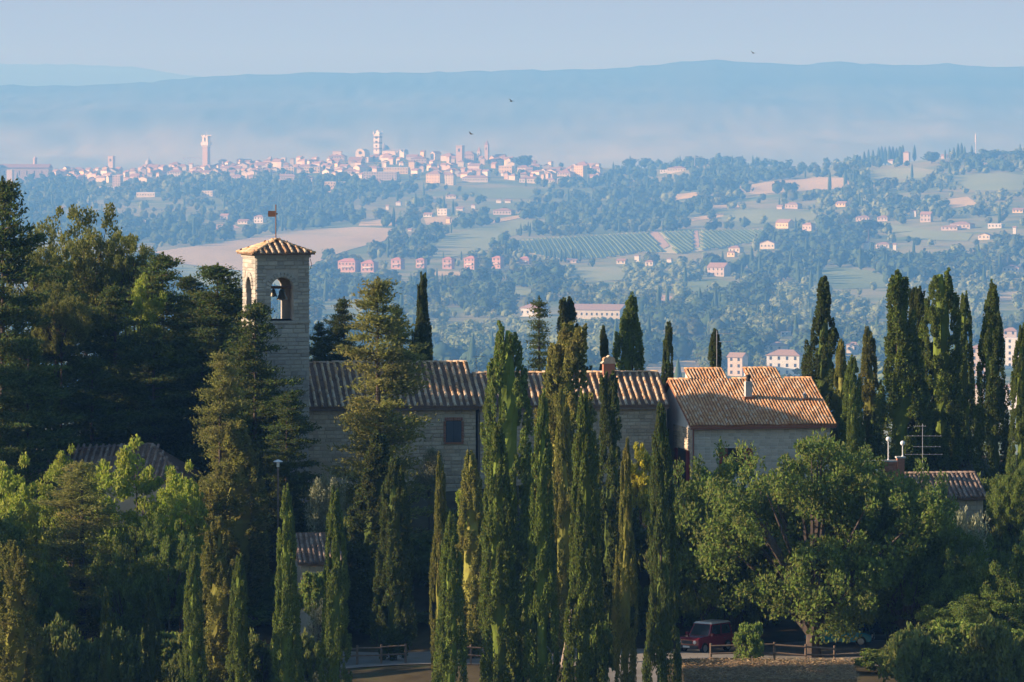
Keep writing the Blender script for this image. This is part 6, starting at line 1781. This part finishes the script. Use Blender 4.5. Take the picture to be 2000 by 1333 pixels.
def make_car(name, label, loc, rz, body, roofm, L=3.7, Wd=1.62, H=1.68, boxy=True, group='cars parked under the oak'):
    e = empty(name, loc, rz); tag(e, label, 'car', group)
    glass = flat('car_glass', (.03, .04, .045), .08, .8); rub = flat('tyre_rubber', (.02, .02, .02), .9); rim = flat('wheel_rim', (.45, .46, .47), .35, .5, .7)
    lamp = flat('car_lamp', (.75, .75, .72), .1, .8); red = flat('tail_lamp', (.45, .03, .04), .2, .6); plate = flat('number_plate', (.75, .74, .70), .5); dk = flat('bumper_dark', (.05, .05, .055), .6)
    h = Wd / 2
    # x forward
    if boxy: low = [(-L/2, .42), (-L/2, .95), (-L/2+.05, 1.02), (.55, 1.02), (L/2-.25, .98), (L/2-.04, .86), (L/2, .45), (L/2-.2, .32), (-L/2+.15, .32)]
    else: low = [(-L/2, .45), (-L/2+.02, .85), (-L/2+.14, .95), (.62, .93), (L/2-.42, .78), (L/2-.1, .66), (L/2, .45), (L/2-.15, .25), (-L/2+.15, .25)]
    b = MB()
    n = len(low)
    for s, k in ((-h, 1), (-h + .07, 0), (h - .07, 0), (h, 1)): pass
    prof = lambda inset: [(x * (1 - .02 * inset), z if 0 < inset < 1 else z) for x, z in low]
    rows = [(-h + .05, .98, .985), (-h, 1, 1), (h, 1, 1), (h - .05, .98, .985)]
    rows = [(-h, .975, -.04), (-h + .06, 1, 0), (h - .06, 1, 0), (h, .975, -.04)]
    for y, sx, dz in rows:
        for x, z in low: b.v.append((x * sx, y, z + (dz if z > .6 else -dz * .5)))
    for r in range(3):
        for i in range(n):
            j = (i + 1) % n; b.f.append((r*n+i, (r+1)*n+i, (r+1)*n+j, r*n+j))
    b.f.append(tuple(range(n - 1, -1, -1))); b.f.append(tuple(3 * n + i for i in range(n)))
    bo = b.build('body', body, e)
    zt = H; zb = .98 if boxy else .91
    xr, xf = (-L/2 + .06, .62) if boxy else (-L/2 + .12, .85)
    tr, tf = (-L/2 + .2, .22) if boxy else (-L/2 + .6, .12)
    MB().hexa([(xr, -h+.06, zb), (xf, -h+.06, zb), (xf, h-.06, zb), (xr, h-.06, zb), (tr, -h+.18, zt-.1), (tf, -h+.18, zt-.1), (tf, h-.18, zt-.1), (tr, h-.18, zt-.1)]).build('cabin', body, e)
    MB().hexa([(tr-.03, -h+.15, zt-.1), (tf+.05, -h+.15, zt-.1), (tf+.05, h-.15, zt-.1), (tr-.03, h-.15, zt-.1), (tr+.08, -h+.25, zt), (tf-.1, -h+.25, zt), (tf-.1, h-.25, zt), (tr+.08, h-.25, zt)]).build('roof', roofm, e)
    def quad(p, t, name='window'):   # pane a little proud of the cabin
        p = [Vector(q) for q in p]; nn = (p[1] - p[0]).cross(p[3] - p[0]).normalized()
        MB().hexa([*[q + nn * .004 for q in p], *[q + nn * .02 for q in p]]).build(name, glass, e)
    def lerp(a, b, t): return tuple(x + (y - x) * t for x, y in zip(a, b))
    A = [(xf, -h+.06, zb), (xf, h-.06, zb), (tf, h-.18, zt-.1), (tf, -h+.18, zt-.1)]
    cen = [sum(c) / 4 for c in zip(*A)]; quad([lerp(q, cen, .13) for q in A], 0, 'windscreen')
    A = [(xr, h-.06, zb), (xr, -h+.06, zb), (tr, -h+.18, zt-.1), (tr, h-.18, zt-.1)]
    cen = [sum(c) / 4 for c in zip(*A)]; quad([lerp(q, cen, .15) for q in A], 0, 'rear_window')
    for s in (-1, 1):
        c0, c1, d0, d1 = (xr, s*(h-.06), zb), (xf, s*(h-.06), zb), (tr, s*(h-.18), zt-.1), (tf, s*(h-.18), zt-.1)
        for u0, u1 in ((.08, .47), (.53, .93)):
            A = [lerp(lerp(c0, c1, u0), lerp(d0, d1, u0), .12), lerp(lerp(c0, c1, u1), lerp(d0, d1, u1), .12), lerp(lerp(c0, c1, u1), lerp(d0, d1, u1), .9), lerp(lerp(c0, c1, u0), lerp(d0, d1, u0), .9)]
            quad(A if s < 0 else A[::-1], 0, 'side_window')
        for x in (L/2 - .68, -L/2 + .66):
            r = .34 if boxy else .31
            w = MB().lathe([(r * .6, -.1), (r * .92, -.1), (r, -.06), (r, .06), (r * .92, .1), (r * .6, .1)], 0, 0, 18).build('wheel', rub, e, loc=(x, s * (h - .06), r), rot=(math.pi / 2, 0, 0))
            MB().lathe([(r * .62, -.105), (r * .5, -.11), (r * .2, -.115), (r * .2, .115), (r * .5, .11), (r * .62, .105)], 0, 0, 12).build('rim', rim, w)
        MB().lathe([(.02, -.02), (.11, -.02), (.11, .03), (.06, .05)], 0, 0, 12).build('headlight', lamp, e, loc=(L/2 - .03, s * (h - .26), .72 if boxy else .62), rot=(0, math.pi / 2, 0))
        MB().box(-L/2 - .015, -L/2 + .08, s * (h - .2) - .08, s * (h - .2) + .08, .7, .92).build('tail_light', red, e)
        MB().box(xf - .18, xf - .02, s * (h + .02), s * (h + .18), zb + .04, zb + .2).build('mirror', body, e)
        MB().box(-.9, -.78, s * h - .012 * 0 - .02, s * h + .02, .80, .84).build('door_handle', dk, e)
    MB().box(L/2 - .06, L/2 + .06, -h + .03, h - .03, .36, .54).build('bumper', dk, e); MB().box(-L/2 - .06, -L/2 + .06, -h + .03, h - .03, .36, .54).build('bumper', dk, e)
    MB().box(L/2 + .061, L/2 + .07, -.24, .24, .40, .51).build('number_plate', plate, e)
    MB().box(L/2 - .035, L/2 + .012, -.36, .36, .62, .80).build('grille', dk, e)
    return e

def make_yard():
    rng = random.Random(9)
    gravel = surf('pale_gravel', [(.3, (.20, .18, .15)), (.6, (.28, .26, .22)), (.75, (.22, .19, .14))], .5, coord='pos', fine=(14, .8))
    ribbon('road', 'pale gravel lane passing under the cypresses', [(x, 301.5 + math.sin(x / 9) * .6) for x in np.linspace(-11, 32, 50)], 9.0, gravel, .05)
    ribbon('path', 'pale lane coming down beside the dark cypress', [(6.6 + math.sin(t) * .4, 301 - t * 3) for t in np.linspace(0, 8, 16)], 3.4, gravel, .09, 'path')
    wood = surf('fence_wood', [(.3, (.13, .09, .06)), (.7, (.22, .16, .11))], 3)
    def fence(label, pts):
        p0 = Vector((*pts[0], gz(*pts[0]))); e = empty('rail_fence', p0, 0); tag(e, label, 'fence', 'rail fences along the lane')
        Q = [Vector((x, y, gz(x, y))) - p0 for x, y in pts]
        for q in Q: MB().tube([q + Vector((0, 0, -.3)), q + Vector((0, 0, 1.15))], .07, 7).build('post', wood, e)
        for a, b in zip(Q[:-1], Q[1:]):
            for z in (.55, 1.0): MB().tube([a + Vector((0, -.05, z)), b + Vector((0, -.05, z + rng.uniform(-.05, .05)))], .05, 6).build('rail', wood, e)
    fence('brown wooden rail fence in front of the parked cars', [(11.5, 296.3), (13.4, 296.4), (15.2, 296.6), (17.0, 296.4), (18.7, 296.9)])
    fence('short wooden rail fence seen between two cypresses', [(-3.6, 298.2), (-2.4, 298.3), (-1.2, 298.4), (0, 298.4)])
    fence('wooden rail fence under the dark cypresses by the lane', [(-10.5, 297.5), (-9.0, 297.6), (-7.6, 297.6), (-6.2, 297.8)])
    redp = flat('red_paint', (.22, .015, .03), .25, .5, 0, .6); whitep = flat('white_paint', (.70, .70, .68), .3, .5, 0, .5); teal = flat('teal_paint', (.02, .34, .46), .25, .5, 0, .6); blackp = flat('black_paint', (.02, .022, .025), .2, .5, 0, .6); silv = flat('silver_paint', (.45, .47, .48), .3, .5, .4, .5)
    def spot(px, d): x = (px - 1000) / F * d; return (x, d, gz(x, d) + .06)
    make_car('off_road_car', 'boxy dark red off road car with white roof', spot(1377, 302.5), math.radians(-128), redp, whitep, 3.65, 1.62, 1.78)
    make_car('hatchback_car', 'teal blue hatchback car behind the oak trunk', spot(1640, 304.5), math.radians(-8), teal, teal, 4.0, 1.7, 1.5, False)
    make_car('estate_car', 'black car with silver roof rails behind the teal car', spot(1700, 308.3), math.radians(-18), blackp, silv, 4.3, 1.75, 1.55, False)
    # thatched shelter
    thatch = surf('brushwood_thatch', [(.3, (.20, .13, .07)), (.55, (.34, .24, .13)), (.75, (.42, .32, .19))], 4.0, fine=(30, .55), bmp=(30, .9, .05))
    x0 = (1338 - 1000) / F * 286; z0 = (HY - 1292) / F * 288
    e = empty('brushwood_shelter', (x0, 285, gz(x0 + 4, 286)), math.radians(2)); tag(e, 'low open shelter roofed with dry brushwood beside the lane', 'shelter'); zr = z0 - e.location.z
    Lx = 9.6
    V = []; nx, ny = 26, 8
    for j in range(ny):
        for i in range(nx):
            V.append((i / (nx - 1) * Lx + rng.uniform(-.08, .08), j / (ny - 1) * 3.2 + rng.uniform(-.05, .05), zr - .75 + .75 * j / (ny - 1) + rng.uniform(-.05, .07)))
    for j in range(ny):
        for i in range(nx): x, y, z = V[j * nx + i]; V.append((x, y, z - .16))
    o = nx * ny; Fq = []
    for j in range(ny - 1):
        for i in range(nx - 1):
            q = j * nx + i; Fq.append((q, q+1, q+nx+1, q+nx)); Fq.append((o+q, o+q+nx, o+q+nx+1, o+q+1))
    for i in range(nx - 1): Fq.append((i, o+i, o+i+1, i+1)); q = (ny-1)*nx+i; Fq.append((q, q+1, o+q+1, o+q))
    for j in range(ny - 1): q = j*nx; Fq.append((q, q+nx, o+q+nx, o+q)); q += nx-1; Fq.append((q, o+q, o+q+nx, q+nx))
    me = bpy.data.meshes.new('thatch_roof'); me.from_pydata(V, [], Fq); me.materials.append(thatch); me.update(); link('thatch_roof', me, e)
    # loose straws over the roof
    rg = np.random.default_rng(4); m = 5200
    cx = rg.uniform(-.1, Lx + .1, m); cy = rg.uniform(-.15, 3.3, m)
    c = np.stack([cx, cy, zr - .72 + .75 * cy / 3.2 + rg.uniform(0, .12, m)], 1)
    ax = np.stack([rg.normal(0, .7, m), rg.normal(.3, .6, m), rg.normal(.05, .2, m)], 1)
    straw = leafmat('dry_straw', (.20, .13, .07), (.50, .38, .22), trans=.1)
    st = link('straw', crown_mesh('straw', leaf_quads(c, ax, rg.uniform(.2, .5, m), rg.uniform(.02, .045, m), rg), straw), e); st['kind'] = 'stuff'
    for x in (.5, 3.4, 6.3, 9.1):
        for y, zz in ((.2, zr - .72), (3.0, zr - .08)): MB().tube([(x, y, -.4), (x, y, zz)], .08, 7).build('post', wood, e)
    for y, zz in ((.2, zr - .86), (3.0, zr - .2)): MB().tube([(.2, y, zz), (Lx - .2, y, zz)], .07, 6).build('beam', wood, e)
    grn = flat('pale_green_sheet', (.45, .60, .42), .5)
    o = MB().poly([(0,0,.8),(2.4,0,.8),(2.4,1.1,.83),(0,1.1,.83),(0,0,.85),(2.4,0,.85),(2.4,1.1,.88),(0,1.1,.88),(0,-.04,.3),(2.4,-.04,.3),(2.4,0,.3),(0,0,.3),(0,-.04,.85),(2.4,-.04,.85)],
             [(0,3,2,1),(4,5,6,7),(1,2,6,5),(2,3,7,6),(3,0,4,7),(8,9,13,12),(9,10,5,13),(11,8,12,4),(10,11,4,5),(12,13,5,4)]).build('table_cover', grn)
    o.location = ((1402 - 1000) / F * 285, 284.2, e.location.z + .35); tag(o, 'pale green cover sheet under the brushwood shelter', 'cover')
    # birds
    bk = flat('bird_feather', (.02, .02, .022), .7)
    for px, py, d, rz, lb in ((1471, 104, 420, .5, 'small dark bird flying high above the mountain ridge'), (999, 198, 380, -.6, 'dark bird gliding before the blue mountain side'), (920, 262, 380, .9, 'small dark bird flying over the town roofs')):
        p = P(px, py, d); k = 1.0
        b = MB(); 
        b.lathe([(.005, -.16), (.03, -.1), (.045, 0), (.03, .08), (.02, .12), (.004, .15)], 0, 0, 8)
        body = [(x, z, y) for x, y, z in b.v]; b.v = body
        for s in (-1, 1):
            b.poly([(s*.03, -.05, .01), (s*.03, .06, .01), (s*.16, .07, .07), (s*.30, -.04, .10), (s*.15, -.02, .07), (s*.03, -.05, 0), (s*.03, .06, 0), (s*.16, .07, .06), (s*.30, -.04, .095), (s*.15, -.02, .06)],
                   [(0,1,2,4),(4,2,3),(5,9,7,6),(9,8,7),(1,6,7,2),(2,7,8,3),(3,8,9,4),(4,9,5,0)])
        b.poly([(-.02, -.13, .0), (.02, -.13, .0), (.06, -.24, .0), (0, -.19, 0), (-.06, -.24, 0), (0, -.13, .012)], [(0,1,2,3,4),(0,5,1),(1,5,2),(2,5,3),(3,5,4),(4,5,0)])
        o = b.build('bird', bk, None, loc=p, rot=(.1, .35, rz)); tag(o, lb, 'bird')
# ------------------------------------------------------------------ build
make_land(); make_mountains(); make_fields()
KIT = make_house_kit()
make_buildings(); make_yard()
make_near_trees()
make_valley_houses(KIT); make_town(KIT); make_woods(); make_valley_trees()
# ------------------------------------------------------------------ haze: one closed box of even air
def make_haze():
    m, n, out = new_mat('haze_air')
    v = n.nodes.new('ShaderNodeVolumePrincipled')
    v.inputs['Color'].default_value = (.125, .36, .82, 1)
    v.inputs['Absorption Color'].default_value = (.75, .45, .05, 1)
    v.inputs['Density'].default_value = HAZE_DENSITY
    v.inputs['Anisotropy'].default_value = 0.0
    n.links.new(v.outputs[0], out.inputs['Volume'])
    o = MB().box(-24000, 24000, -300, 51000, -330, 760).build('haze', m)
    tag(o, 'thin blue morning haze filling the valley air', 'haze', kind='stuff')
make_haze()
_seen = set(); _t = 0
for _o in S.objects:
    if _o.type == 'MESH' and _o.data.name not in _seen:
        _seen.add(_o.data.name); _t += sum(len(p.vertices) - 2 for p in _o.data.polygons) if len(_o.data.polygons) < 2000 else int(_o.data.attributes['.corner_vert'].data.__len__() - 2 * len(_o.data.polygons))
print('TRIANGLES', _t)
